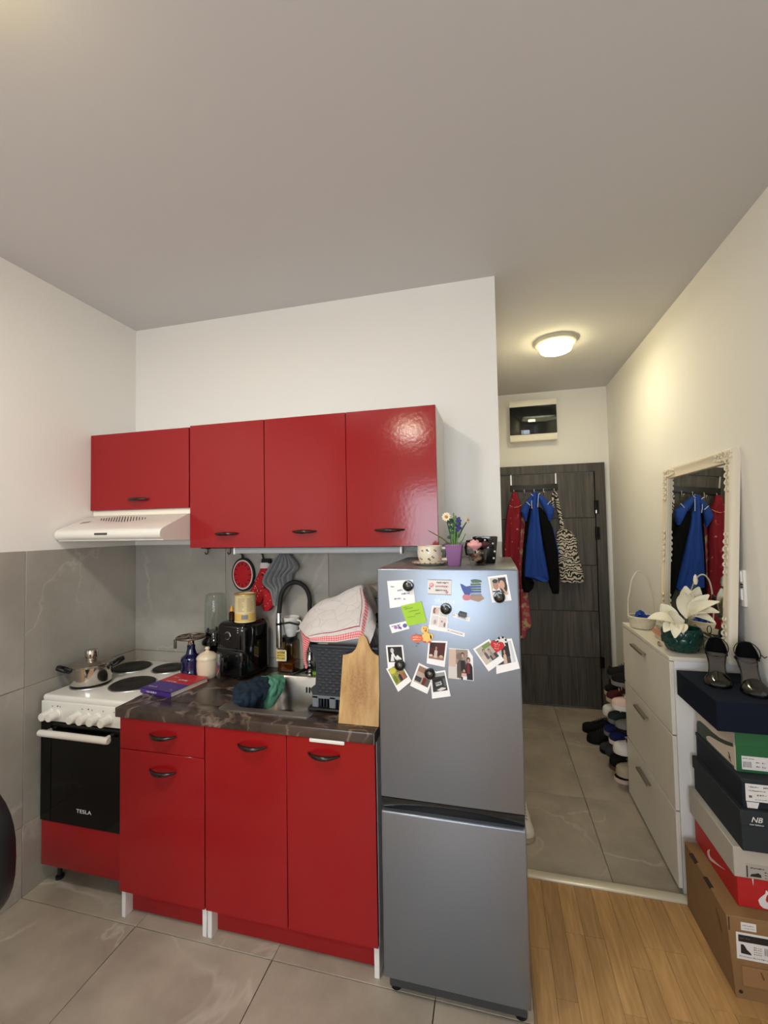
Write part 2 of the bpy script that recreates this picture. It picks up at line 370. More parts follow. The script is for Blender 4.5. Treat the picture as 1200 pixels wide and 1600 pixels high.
# wall tiles
WT = 0.006
def wtile_b(x0, z0, x1, z1): M().rbox(x0+J*.8, -WT, z0+J*.8, x1-J*.8, -0.001, z1-J*.8, 0.001, 1).build('wall_tile', m_wtile, wall_back)
def wtile_l(y0, z0, y1, z1): M().rbox(0.001, y0+J*.8, z0+J*.8, WT, y1-J*.8, z1-J*.8, 0.001, 1).build('wall_tile', m_wtile, wall_left)
for z0, z1 in ((0.0, .305), (.305, .905), (.905, 1.51)):
    for x0, x1 in ((WT, .606), (.606, 1.211), (1.211, 1.816), (1.816, 2.082)): wtile_b(x0, z0, x1, z1)
    for y0, y1 in ((-.62, -0.001), (-1.22, -.62), (-1.82, -1.22), (-2.42, -1.82)): wtile_l(y0, z0, y1, z1)
M().box(0.0, -0.003, 0, XP, 0.0, 1.507).build('wall_grout', m_grout, wall_back)
M().box(0.0, -2.42, 0, 0.003, 0.0, 1.507).build('wall_grout', m_grout, wall_left)

# entrance door: frame, five boards, hinges
door = struct(M().box(2.912, 1.955, 0.0, 2.992, YD-0.001, 2.118).box(2.085, 1.955, 2.045, 2.912, YD-0.001, 2.118).build('door_1', m_door))
zs = (0.012, 0.437, 0.834, 1.228, 1.642, 2.038)
for a, b in zip(zs[:-1], zs[1:]): M().rbox(2.086, 1.962, a+0.0012, 2.906, 1.99, b-0.0012, 0.0025, 1).build('door_panel', m_door, door)
M().box(2.086, 1.968, 0.012, 2.9055, 1.992, 2.038).build('door_core', mat('door groove', (24, 22, 20), 0.7), door)
m_hinge = mat('dark hinge', (18, 16, 15), 0.35, 0.6)
for z0, z1 in ((1.675, 1.79), (1.45, 1.56), (0.36, 0.45)):
    h = M().cyl((2.91, 1.947, z0), (2.91, 1.947, z1), 0.012).box(2.91, 1.948, z0, 2.935, 1.956, z1).build('hinge', m_hinge, door)
M().cyl((2.91, 1.942, 1.678), (2.91, 1.942, 1.705), 0.0095).build('hinge_cap', m_chrome, door)

# ------------------------------------------------------------------ lamps
def dome_lamp(name, label, c, r, power, color, strength):
    t = thing(name, label, 'ceiling lamp', c)
    M().lathe([(r*.2, 0), (r, 0), (r, -0.022), (r*.93, -0.028), (r*.2, -0.028)], c, 40).build('rim', mat('lamp rim', (196, 190, 176), 0.5), t)
    M().lathe([(r*.80, -0.026), (r*.80, -0.05), (r*.74, -0.068), (r*.5, -0.08), (0, -0.085)], c, 40).build('diffuser', mat('lamp glow '+name, (255, 250, 235), 0.6, emit=(tuple(int(255*v) for v in color), strength)), t)
    l = bpy.data.lights.new('lamp_light', 'AREA'); l.shape = 'DISK'; l.size = r*1.5; l.energy = power; l.color = color
    o = bpy.data.objects.new('lamp_light', l); COL.objects.link(o); o.parent = t; o.location = (0, 0, -0.09)
    return t
dome_lamp('ceiling_lamp', 'round white ceiling lamp glowing above the hallway before the dark door', HALL_LAMP, 0.127, HALL_POWER, HALL_COL, 28)
dome_lamp('ceiling_lamp', 'round white ceiling lamp over the room, just outside the upper left edge', ROOM_LAMP, 0.17, ROOM_POWER, ROOM_COL, 22)
dome_lamp('ceiling_lamp', 'round white ceiling lamp over the rear of the room, behind the viewer', REAR_LAMP, 0.17, REAR_POWER, ROOM_COL, 22)

# ------------------------------------------------------------------ fuse box
t = thing('fuse_box', 'cream wall fuse box with smoked window above the dark entrance door', 'fuse box', (2.41, 1.99, 2.332))
M().rbox(2.215, 1.925, 2.332, 2.612, YD, 2.697, 0.012).build('housing', m_cream, t)
M().rbox(2.213, 1.895, 2.332, 2.614, 1.925, 2.392, 0.006).build('lower_cover', m_cream, t)
M().rbox(2.213, 1.893, 2.642, 2.614, 1.925, 2.697, 0.006).build('upper_cover', m_cream, t)
M().box(2.22, 1.918, 2.388, 2.607, 1.924, 2.667).build('back_plate', mat('fuse back plate', (120, 124, 124), 0.6), t)
for zz, x0, n in ((2.575, 2.245, 6), (2.575, 2.45, 7), (2.43, 2.25, 9)):
    for i in range(n): M().rbox(x0+i*0.019, 1.905, zz, x0+i*0.019+0.0165, 1.92, zz+0.05, 0.002, 1).build('breaker', mat('breaker grey', (60, 62, 64), 0.5), t)
M().rbox(2.215, 1.893, 2.392, 2.611, 1.899, 2.642, 0.004).build('window_cover', m_smoke, t)

# ================================================================== KITCHEN
def bow_handle(x0, x1, y, z, parent, name='handle', out=0.026):
    n = 14; P = []; rr = []
    for i in range(n+1):
        s_ = i/n; k = sin(pi*s_); P.append((x0+(x1-x0)*s_, y-0.003-out*(k**0.8), z-0.002*k)); rr.append(0.0035+0.0055*k)
    return M().tube(P, rr, 10).build(name, m_darkbrown, parent)

# upper units
UZ0, UZ1, UY = 1.503, 2.103, -0.30
def wall_unit(name, label, x0, x1, z0, z1, doors, cat='cabinet', yd=UY, hand=None):
    t = thing(name, label, cat, ((x0+x1)/2, -0.15, z0), group=None)
    M().rbox(x0+0.001, yd+0.019, z0, x1-0.001, -0.002 if z0 > 1.51 else -0.007, z1, 0.001, 1).build('carcass', m_whitemel, t)
    for i, (a, b, h0, h1, hz) in enumerate(doors):
        d = M().rbox(a+0.0012, yd, z0+0.001, b-0.0012, yd+0.018, z1, 0.0012, 1).build('door', m_red, t)
        bow_handle(h0, h1, yd, hz, d)
    return t
t = wall_unit('wall_cabinet', 'short red wall cabinet with one flap door above the extractor hood', 0.004, 0.604, 1.70, 2.097, [(0.004, 0.604, .245, .372, 1.752)])
M().rbox(0.006, -0.285, 1.672, 0.602, -0.002, 1.700, 0.002, 1).build('base_strip', m_cream, t)
wall_unit('wall_cabinet', 'narrow red wall cabinet with one door beside the extractor hood', 0.608, 1.012, UZ0, UZ1, [(0.608, 1.012, .752, .875, 1.571)])
wall_unit('wall_cabinet', 'wide red double-door wall cabinet with a lamp reflected in its right door', 1.013, 1.820, UZ0, UZ1, [(1.013, 1.416, 1.155, 1.272, 1.575), (1.416, 1.820, 1.545, 1.674, 1.575)])
# under cabinet light
t = thing('cabinet_light', 'long grey light bar mounted under the red wall cabinets', 'light', (1.25, -0.28, 1.503))
M().rbox(0.845, -0.285, 1.474, 1.652, -0.24, 1.502, 0.004).build('bar', mat('light bar grey', (146, 150, 154), 0.4), t)
for a in (0.838, 1.650): M().rbox(a, -0.287, 1.471, a+0.009, -0.238, 1.502, 0.002).build('end_cap', m_whitemel, t)
M().rbox(1.672, -0.27, 1.479, 1.76, -0.22, 1.503, 0.003).build('switch_box', mat('switch grey', (130, 130, 132), 0.5), t)

# extractor hood
t = thing('range_hood', 'white slanted extractor hood under the short red cabinet', 'hood', (0.31, -0.25, 1.54))
x0, x1 = 0.010, 0.606
prof = [(-0.007, 1.535), (-0.007, 1.672), (-0.305, 1.672), (-0.47, 1.606)]
for i in range(7):
    a = R(70 - i*25); prof.append((-0.468-0.026*cos(a)*1.0, 1.578+0.026*sin(a)))
prof += [(-0.475, 1.548)]
M().prism([(p[0], p[1]) for p in prof], (x0, 0, 0), Y, Z, 0, x1-x0).build('housing', mat('hood white', (226, 222, 214), 0.3), t)
# vent slots lie on the slanted top
def hood_pt(x, s_, lift=0.0008):      # s_ 0 at the cabinet, 1 at the front lip
    a, b = Vector((x, -0.305, 1.672)), Vector((x, -0.47, 1.606)); n = Vector((0, -0.066, 0.165)).normalized()
    return a+(b-a)*s_+n*lift
m_slot = mat('vent slot', (40, 38, 36), 0.6)
for i in range(17):
    xx = 0.135+i*0.0165; c = 0.33-abs(i-8)*0.004; hl = 0.07+0.15*(1-(abs(i-8)/8.0)**1.4)
    _m = M()
    a0, a1 = hood_pt(xx-.146*hl, c-hl, -.002), hood_pt(xx+.146*hl, c+hl, -.002)
    n = Vector((0, -0.066, 0.165)).normalized()*0.003; w = Vector((0.0023, 0, 0))
    _m.add([a0-w, a0+w, a1+w, a1-w, a0-w+n, a0+w+n, a1+w+n, a1-w+n], [(0, 1, 2, 3), (7, 6, 5, 4), (0, 4, 5, 1), (1, 5, 6, 2), (2, 6, 7, 3), (3, 7, 4, 0)])
    _m.build('vent_slot', m_slot, t)
M().rbox(0.245, -0.4965, 1.575, 0.318, -0.48, 1.585, 0.003).build('button_panel', mat('hood buttons', (70, 66, 62), 0.5), t)
_m = M(); a = hood_pt(0.06, 0.55); b = hood_pt(0.098, 0.42)
_m.add([hood_pt(0.058, 0.62), hood_pt(0.10, 0.52), hood_pt(0.10, 0.42), hood_pt(0.058, 0.52)], [(0, 1, 2, 3)]); _m.build('badge', mat('hood badge', (120, 112, 100), 0.5), t)

# cup hooks and hook rail under the cabinets
t = thing('hook_rail', 'thin dark rail with small hooks on the tiles under the wall cabinets', 'hook rail', (0.75, -0.02, 1.485))
M().cyl((0.47, -0.03, 1.492), (1.10, -0.03, 1.492), 0.004, n=10).build('rail', m_hinge, t)
for xx in (0.512, 0.652, 0.724, 0.848, 0.985):
    P = [(xx, -0.03, 1.494), (xx, -0.03, 1.475)]+[(xx, -0.03-0.012+0.012*cos(R(a)), 1.47+0.012*-sin(R(a))) for a in range(0, 200, 25)]
    M().tube(P, 0.0028, 8).build('hook', m_hinge, t)
for xx in (0.50, 1.05): M().rbox(xx, -0.03, 1.484, xx+0.012, -0.006, 1.498, 0.002).build('bracket', m_hinge, t)

# base units
DY = -0.61
def base_unit(name, label, x0, x1, fronts, legs):
    t = thing(name, label, 'cabinet', ((x0+x1)/2, -0.3, 0))
    M().box(x0, DY+0.02, 0.112, x0+.016, -0.03, 0.816).box(x1-.016, DY+0.02, 0.112, x1, -0.03, 0.816).box(x0+.016, DY+0.02, 0.112, x1-.016, -0.03, 0.128).box(x0+.016, -0.034, 0.128, x1-.016, -0.03, 0.816).box(x0+.016, DY+.02, .776, x1-.016, DY+.036, .816).build('carcass', m_whitemel, t)
    M().rbox(x0+0.018, DY+0.05, 0.004, x1-0.018, DY+0.066, 0.112, 0.001, 1).build('plinth', m_red, t)
    for a in legs: M().rbox(a, DY+0.012, 0.0, a+0.019, -0.05, 0.1115, 0.0015, 1).build('leg', m_whitemel, t)
    for nm, a, b, z0, z1, h0, h1, hz in fronts:
        d = M().rbox(a+0.0012, DY, z0, b-0.0012, DY+0.018, z1, 0.0012, 1).build(nm, m_red_low, t)
        bow_handle(h0, h1, DY, hz, d)
    return t
base_unit('base_cabinet', 'red base cabinet with a drawer over a door next to the cooker', 0.512, 0.917,
          [('drawer', .512, .917, .690, .815, .665, .788, .762), ('door', .512, .917, .113, .6875, .665, .788, .622)], (0.513, 0.897))
base_unit('base_cabinet', 'wide red sink cabinet with two doors beside the grey fridge', 0.919, 1.615,
          [('door', .919, 1.270, .113, .815, 1.068, 1.19, .763), ('door', 1.270, 1.615, .113, .815, 1.36, 1.482, .761)], (0.920, 1.595))
tag(M().rbox(1.366, DY-0.008, 0.803, 1.502, DY-0.0003, 0.8165, 0.003).build('plastic_strip', m_white), 'white plastic strip on the top edge of the right sink cabinet door', 'strip')

# worktop with sink opening
t = thing('worktop', 'dark brown marble-look kitchen worktop around the steel sink', 'worktop', (1.05, -0.3, 0.817))
SX0, SX1, SY0, SY1 = 0.965, 1.318, -0.515, -0.118
WZ0, WZ1 = 0.817, 0.857
M().rbox(0.494, -0.618, WZ0, 1.612, SY0, WZ1, 0.004).box(0.494, SY1, WZ0, 1.612, -0.008, WZ1).box(0.494, SY0, WZ0, SX0, SY1, WZ1).box(SX1, SY0, WZ0, 1.612, SY1, WZ1).build('slab', m_top, t)
M().box(1.612, -0.618, WZ0, 1.6155, -0.01, WZ1).build('edge_strip', mat('edge strip', (120, 112, 106), 0.4, 0.5), t)

# sink
t = thing('sink', 'stainless steel sink set into the dark worktop', 'sink', (1.13, -0.3, 0.857))
rings = []
for (a, b, c, d, r, z) in ((.933, -.553, 1.338, -.088, .02, .8575), (.933, -.553, 1.338, -.088, .02, .8605), (.958, -.528, 1.313, -.113, .05, .862), (.972, -.512, 1.305, -.124, .055, .859),
                           (.978, -.505, 1.302, -.13, .055, .85), (.985, -.497, 1.296, -.138, .06, .73), (.995, -.487, 1.286, -.148, .06, .705), (1.03, -.45, 1.25, -.185, .05, .697), (1.12, -.33, 1.16, -.29, .015, .694)):
    rings.append([(p[0], p[1], z) for p in rrect(a, b, c, d, r)])
M().loft(rings, cap=False).build('bowl', m_steel, t)
M().lathe([(0.035, .695), (0.035, .6985), (0.026, .6995), (0.0, .699)], (1.14, -0.31, 0), 20).build('drain', m_chrome, t)
for i, xx in enumerate((1.137, 1.152, 1.180, 1.195)): M().rbox(xx, -0.141, 0.788, xx+0.006, -0.132, 0.815, 0.002).build('overflow_slot', m_slot, t)
M().lathe([(0.006, 0), (0.006, 0.004), (0, 0.005)], (1.170, -0.137, 0.802), 12, 'y').build('overflow_screw', m_chrome, t)

# tap
t = thing('kitchen_tap', 'chrome kitchen tap with tall black hose spout behind the sink', 'tap', (1.125, -0.06, 0.857))
M().lathe([(0.026, .857), (0.026, .864), (0.021, .867), (0.021, .93), (0.018, .936), (0.018, .965), (0.013, .97), (0.013, 1.0)], (1.125, -0.055, 0), 24).build('base', m_chrome, t)
M().cyl((1.125, -0.058, 0.905), (1.155, -0.12, 0.918), 0.02, 0.019).lathe([(0.021, 0), (0.023, 0.004), (0.023, 0.03), (0.015, 0.036), (0, 0.037)], (1.155, -0.12, 0.918), 20, 'y').build('cartridge', m_blackgloss, t)
M().tube([(1.16, -0.15, 0.915), (1.14, -0.18, 0.908), (1.11, -0.20, 0.90), (1.085, -0.21, 0.897)], [0.009, 0.008, 0.006, 0.005], 10).build('lever', m_hinge, t)
cxm, rad = 1.055, 0.0715
P = [(1.125, -0.055, z_) for z_ in (0.99, 1.05, 1.10, 1.15, 1.20)]+[(cxm+rad*cos(R(a)), -0.055-0.045*(1-cos(R(a)))/2, 1.218+0.098*sin(R(a))) for a in range(0, 181, 12)]+[(0.984, -0.115, 1.16)]
M().tube(P, 0.0115, 14).build('hose', m_blackmatt, t)
M().tube([(0.984, -0.115, 1.165), (0.985, -0.116, 1.13), (0.985, -0.116, 1.125), (0.987, -0.117, 0.995)], [0.0135, 0.0145, 0.0155, 0.016], 16).build('spray_head', m_chrome, t)
M().cyl((0.9852, -0.116, 1.118), (0.9856, -0.116, 1.106), 0.0168).build('spray_collar', m_blackgloss, t)
M().tube([(1.0, -0.116, 1.112), (1.04, -0.112, 1.118), (1.09, -0.10, 1.105), (1.122, -0.062, 1.075)], [0.005]*4, 8).build('hose_holder', m_blackmatt, t)

# ------------------------------------------------------------------ cooker
t = thing('cooker', 'white freestanding electric cooker with four black plates and red base drawer', 'cooker', (0.265, -0.28, 0))
CX0, CX1, CY = 0.022, 0.489, -0.553
m_enamel = mat('white enamel', (230, 228, 222), 0.18, coat=0.3)
M().rbox(CX0+0.004, CY+0.022, 0.102, CX1-0.004, -0.02, 0.83, 0.004).build('body', m_enamel, t)
M().rbox(CX0, CY, 0.822, CX1+0.003, -0.012, 0.852, 0.012, 4).build('hob', m_enamel, t)
m_plate = mat('cast iron plate', (30, 27, 25), 0.55, bump=(200, 0.05))
for cx_, cy_, r_ in ((0.125, -0.395, 0.082), (0.338, -0.362, 0.098), (0.122, -0.145, 0.092), (0.338, -0.125, 0.078)):
    pl = M().lathe([(r_, .851), (r_, .859), (r_-0.006, .862), (r_*0.35, .8615), (r_*0.33, .8605), (0, .8605)], (cx_, cy_, 0), 40).build('hotplate', m_plate, t)
    M().lathe([(r_+0.007, .8515), (r_+0.006, .855), (r_+0.0005, .8555)], (cx_, cy_, 0), 40, cap=False).build('plate_ring', m_steel, pl)
# control panel, leaning back a little
pnl = M().rbox(CX0, CY-0.004, 0.738, CX1+0.004, CY+0.03, 0.826, 0.004).build('control_panel', m_enamel, t)
for i, xx in enumerate((0.050, 0.088, 0.203, 0.257, 0.312, 0.372)):
    k = M().lathe([(0.023, 0.0), (0.023, 0.004), (0.0195, 0.008), (0.018, 0.040), (0.0165, 0.044), (0, 0.0445)], (xx+0.028, CY-0.004, 0.772), 24, 'y').build('knob', m_white, t)
for xx in (0.09, 0.262): M().lathe([(0.003, 0), (0.003, 0.0012), (0, 0.0015)], (xx+0.028, CY-0.004, 0.808), 12, 'y').build('indicator', m_black, t)
m_mark = mat('grey marking', (150, 148, 144), 0.6)
for xx in (0.068, 0.112, 0.236, 0.29, 0.35, 0.408): M().lathe([(0.0035, 0), (0.0035, 0.0006), (0, 0.0007)], (xx+0.02, CY-0.004, 0.806), 10, 'y').build('marking', m_mark, t)
# oven door
OD = M()
OD.box(CX0+0.002, CY-0.002, 0.298, CX1+0.002, CY+0.020, 0.330).box(CX0+0.002, CY-0.002, 0.655, CX1+0.002, CY+0.020, 0.733).box(CX0+0.002, CY-0.002, 0.330, CX0+0.045, CY+0.02, 0.655).box(CX1-0.04, CY-0.002, 0.330, CX1+0.002, CY+0.02, 0.655)
od = OD.build('oven_door', m_blackgloss, t)
M().box(CX0+0.002, CY-0.005, 0.2985, CX1+0.002, CY-0.002, 0.732).build('oven_glass', m_oven, od)
hd = M().tube([(CX0+0.035, CY-0.037, 0.700), (CX0+0.045, CY-0.038, 0.700), (CX1-0.068, CY-0.038, 0.700), (CX1-0.055, CY-0.037, 0.700)], [0.013, 0.0145, 0.0145, 0.013], 14).build('handle', m_white, od)
for xx in (CX0+0.06, CX1-0.085): M().cyl((xx, CY-0.004, 0.700), (xx, CY-0.034, 0.700), 0.008).build('handle_post', m_white, hd)
cav = mat('oven cavity', (34, 33, 32), 0.6)
M().box(CX0+0.045, CY+0.021, 0.33, CX1-0.045, CY+0.0215, 0.655).build('cavity_back', cav, t)
_m = M()
for zz in (0.42, 0.54): _m.cyl((CX0+0.05, CY+0.012, zz), (CX1-0.05, CY+0.012, zz), 0.0025, n=6)
_m.build('oven_rack', m_chrome, t)
tag(M().loft([[(0.418+cx_, CY+0.0135+cy_, 0.5432+zz) for cx_, cy_ in ellp(0, 0, 0.022+0.014*k_, 0.0055, 16)] for k_, zz in ((0, 0), (0.6, 0.035), (1, 0.07))]).build('plastic_bowl', mat('lime plastic', (150, 205, 50), 0.4)), 'lime green bowl dimly seen through the dark oven glass', 'bowl')
text('TESLA', 0.0225, 'lettering', mat('white print', (228, 228, 228), 0.6), t, (0.270, CY-0.006, 0.357), X, Z, bold=0.0, sx=1.35)
dr = M().rbox(CX0+0.002, CY, 0.098, CX1+0.002, CY+0.02, 0.294, 0.003).build('base_drawer', m_red_low, t)
for xx in (CX0+0.03, CX1-0.05):
    for yy in (CY+0.06, -0.08): M().lathe([(0.018, 0), (0.018, 0.012), (0.01, 0.016), (0.01, 0.075)], (xx+0.01, yy, 0), 14).build('foot', m_black, t)

# cooking pot
t = thing('cooking_pot', 'stainless lidded cooking pot on the front left hotplate', 'pot', (0.125, -0.395, 0.862))
c = (0.125, -0.395, 0)
m_polish = mat('polished steel', (196, 190, 182), 0.13, 1.0)
M().lathe([(0, .8625), (0.078, .8625), (0.086, .866), (0.088, .872), (0.088, .945), (0.092, .949), (0.089, .951), (0.085, .949), (0.085, .945), (0.084, .87), (0, .868)], c, 40).build('body', m_polish, t)
lid = M().lathe([(0.0915, .951), (0.092, .954), (0.088, .957), (0.06, .968), (0.03, .974), (0, .976)], c, 40).build('lid', m_polish, t)
M().lathe([(0.024, .970), (0.024, .979), (0.027, .982), (0.029, 1.010), (0.026, 1.017), (0.012, 1.019), (0.0, 1.017)], c, 24).build('lid_knob', m_polish, lid)
for sgn in (-1, 1):
    P = [Vector((c[0], c[1], 0.928))+Vector((sgn*.67*(.086+u_)-.74*v_, sgn*.74*(.086+u_)+.67*v_, w_*1.5)) for u_, v_, w_ in ((0, -0.022, 0), (0.022, -0.03, 0.008), (0.045, -0.012, 0.016), (0.045, 0.012, 0.016), (0.022, 0.03, 0.008), (0, 0.022, 0))]
    M().tube(P, [0.007, 0.008, 0.010, 0.010, 0.008, 0.007], 10).build('handle', m_black, t)

# ------------------------------------------------------------------ things on the worktop
ZT = 0.857
# paperback book, purple and red
t = thing('book', 'purple and red paperback lying on the worktop corner by the hotplates', 'book', (0.578, -0.364, ZT), rz=R(-9))
bk_w, bk_d, bk_h = 0.188, 0.215, 0.022
M().box(-bk_w/2+.004, -bk_d/2+.002, .002, bk_w/2-.003, bk_d/2-.003, bk_h-.002).build('pages', mat('book pages', (214, 206, 190), 0.8), t, local=True)
m_pur, m_bred = mat('purple cover', (70, 44, 124), 0.4), mat('red cover', (186, 44, 50), 0.4)
_m = M(); ys = -bk_d/2+bk_d*0.46
_m.mi(0).box(-bk_w/2, -bk_d/2, bk_h-.002, bk_w/2, ys, bk_h).box(-bk_w/2, -bk_d/2, 0, bk_w/2, ys, .002).box(-bk_w/2, -bk_d/2, 0, bk_w/2, -bk_d/2+.0025, bk_h)
_m.mi(1).box(-bk_w/2, ys, bk_h-.002, bk_w/2, bk_d/2, bk_h).box(-bk_w/2, ys, 0, bk_w/2, bk_d/2, .002)
_m.build('cover', [m_pur, m_bred], t, local=True)
_m = M()
def scribble(_m, o, right, up, w, h, n, lift, th=0.12):
    """a row of small uneven strokes, like print too small to read"""
    o, right, up = Vector(o), Vector(right), Vector(up); nn = right.cross(up)*lift
    for i in range(n):
        a = i/n*w; b = a+w/n*random.uniform(.45, .8); l_, k_ = random.uniform(0, .35)*h, random.uniform(.6, 1)*h
        _m.flat([o+right*a+up*l_+nn, o+right*b+up*l_+nn, o+right*b+up*k_+nn, o+right*a+up*k_+nn])
    return _m
scribble(_m, (-.01, .02, bk_h), X, Y, .055, .022, 5, .0006); scribble(_m, (-.055, -.005, bk_h), X, Y, .06, .014, 7, .0006); scribble(_m, (-.075, -.085, bk_h), X, Y, .05, .016, 5, .0006)
scribble(_m, (-.07, .05, bk_h), X, Y, .04, .006, 6, .0006); scribble(_m, (.06, -.085, bk_h), X, Y, .016, .008, 3, .0006)
scribble(_m, (-.055, -bk_d/2, .006), X, Z, .065, .010, 9, .0006)
_m.build('cover_print', mat('cover print', (216, 200, 206), 0.5), t, local=True)
# blue bottle with a round metal stand on top
t = thing('glass_bottle', 'cobalt blue glass bottle topped with a round slotted metal holder', 'bottle', (0.532, -0.194, ZT))
c = (0.532, -0.194, 0)
M().lathe([(0, ZT), (0.05, ZT), (0.054, ZT+.006), (0.05, ZT+.02), (0.046, ZT+.05), (0.05, ZT+.075), (0.047, ZT+.09), (0.026, ZT+.105), (0.019, ZT+.13), (0.02, ZT+.15), (0, ZT+.15)], c, 28).build('body', mat('cobalt glass', (12, 14, 62), 0.06, coat=1.0), t)
M().lathe([(0.014, ZT+.15), (0.016, ZT+.155), (0.013, ZT+.18), (0.02, ZT+.186), (0, ZT+.187)], c, 20).build('neck', m_polish, t)
m_brz = mat('dull metal', (120, 108, 96), 0.35, 0.9)
hold = M().tube([(c[0]+0.068*cos(R(a)), c[1]+0.068*sin(R(a)), ZT+.189) for a in range(0, 360, 12)], 0.0055, 8, closed=True).build('holder_ring', m_brz, t)
for a in range(0, 360, 45): M().tube([(c[0]+.016*cos(R(a)), c[1]+.016*sin(R(a)), ZT+.188), (c[0]+.066*cos(R(a)), c[1]+.066*sin(R(a)), ZT+.189)], 0.0055, 6).build('spoke', m_brz, hold)
M().rbox(c[0]-.048, c[1]-.07, ZT+.145, c[0]-.034, c[1]-.062, ZT+.19, .002).build('clip', m_brz, t)
# cream jar
t = thing('ceramic_jar', 'small cream ceramic jar with a knobbed lid beside the blue bottle', 'jar', (0.642, -0.215, ZT))
c = (0.642, -0.215, 0); m_cer = mat('cream ceramic', (224, 206, 178), 0.25, coat=0.4)
M().lathe([(0, ZT), (0.038, ZT), (0.045, ZT+.008), (0.05, ZT+.03), (0.051, ZT+.07), (0.049, ZT+.094), (0, ZT+.094)], c, 32).build('body', m_cer, t)
M().lathe([(0.052, ZT+.094), (0.0525, ZT+.098), (0.047, ZT+.108), (0.03, ZT+.122), (0.012, ZT+.128), (0.008, ZT+.133), (0.013, ZT+.142), (0.009, ZT+.15), (0, ZT+.151)], c, 32).build('lid', m_cer, t)
# air fryer
t = thing('air_fryer', 'glossy black air fryer with a chrome dial on the worktop', 'air fryer', (0.792, -0.13, ZT), rz=R(-12))
M().rbox(-.095, -.098, .004, .095, .098, .272, .034, 5).build('housing', m_blackgloss, t, local=True)
M().rbox(-.088, -.104, .012, .088, -.06, .145, .02, 4).build('basket_drawer', m_blackgloss, t, local=True)
M().lathe([(0.019, 0), (0.021, 0.003), (0.019, 0.006), (0.0155, 0.006), (0.0155, 0.003)], (-.006, -.098, .212), 28, 'y', cap=False).build('dial_ring', m_chrome, t, local=True)
M().lathe([(0.0155, 0), (0.015, 0.010), (0, 0.011)], (-.006, -.098, .212), 24, 'y').build('dial', m_black, t, local=True)
hd = M().rbox(-.010, -.165, .05, .030, -.10, .125, .008, 3).build('basket_handle', m_blackgloss, t, local=True)
M().rbox(-.008, -.170, .03, .014, -.162, .142, .003).build('handle_trim', m_chrome, hd, local=True)
for dx, dz in ((.055, .25), (.055, .24), (.055, .23)): M().rbox(dx, -.0995, dz, dx+.006, -.097, dz+.004, .001).build('indicator', mat('pale print', (210, 210, 210), .5), t, local=True)
M().rbox(-.08, -.0985, .146, .09, -.096, .149, .001).build('seam_trim', mat('dark grey seam', (60, 60, 62), .3), t, local=True)
# tin on the air fryer
t = thing('tin', 'tall cream and yellow tin standing on the air fryer', 'tin', (0.825, -0.165, ZT+.272))
c = (0.825, -0.165, ZT+.272)
m_tin = mat('cream tin', (222, 208, 168), 0.35, var=(6, (214, 196, 148), 0.3)); m_tiny = mat('yellow tin band', (218, 182, 100), 0.35)
M().lathe([(0, .001), (0.051, .001), (0.053, .004), (0.051, .007), (0.051, .131), (0.053, .134), (0.051, .138), (0.048, .138), (0.048, .134), (0, .134)], c, 36).build('can', m_tin, t)
M().lathe([(0.0514, .008), (0.0514, .045)], c, 36, cap=False).build('yellow_band', m_tiny, t)
M().lathe([(0.0512, .134), (0.0535, .1345), (0.0535, .140), (0.045, .141)], c, 36, cap=False).build('rim', mat('tin rim', (196, 160, 90), .3, .6), t)
_m = M()
for i in range(11):
    z_ = c[2]+.056+i*.0062
    for a0 in (-100, -50):
        w = random.uniform(24, 40); a1, a2 = R(a0), R(a0+w)
        k = 5
        for q in range(k):
            b0, b1 = a1+(a2-a1)*q/k, a1+(a2-a1)*(q+1)/k; r_ = .0516
            _m.flat([(c[0]+r_*cos(b0), c[1]+r_*sin(b0), z_), (c[0]+r_*cos(b1), c[1]+r_*sin(b1), z_), (c[0]+r_*cos(b1), c[1]+r_*sin(b1), z_+.0022), (c[0]+r_*cos(b0), c[1]+r_*sin(b0), z_+.0022)])
_m.build('label_print', mat('tin print', (150, 130, 92), .5), t)
_m = M(); r_ = .0518
for q in range(6):
    b0, b1 = R(-80+q*6), R(-74+q*6); _m.flat([(c[0]+r_*cos(b0), c[1]+r_*sin(b0), c[2]+.018), (c[0]+r_*cos(b1), c[1]+r_*sin(b1), c[2]+.018), (c[0]+r_*cos(b1), c[1]+r_*sin(b1), c[2]+.04), (c[0]+r_*cos(b0), c[1]+r_*sin(b0), c[2]+.04)])
_m.build('barcode', mat('grey barcode', (128, 126, 134), .5), t)
t = thing('small_bottle', 'tiny brown bottle with an orange cap beside the tin', 'bottle', (0.748, -0.165, ZT+.272))
c = (0.748, -0.165, ZT+.272)
M().lathe([(0, 0), (0.0135, 0), (0.0145, .003), (0.0145, .04), (0.007, .047), (0.007, .05), (0, .05)], c, 18).build('body', mat('brown glass', (48, 18, 12), .08, coat=.6), t)
M().lathe([(0.0095, .048), (0.0095, .058), (0.006, .064), (0.005, .075), (0, .076)], c, 18).build('cap', mat('orange cap', (214, 150, 40), .4), t)
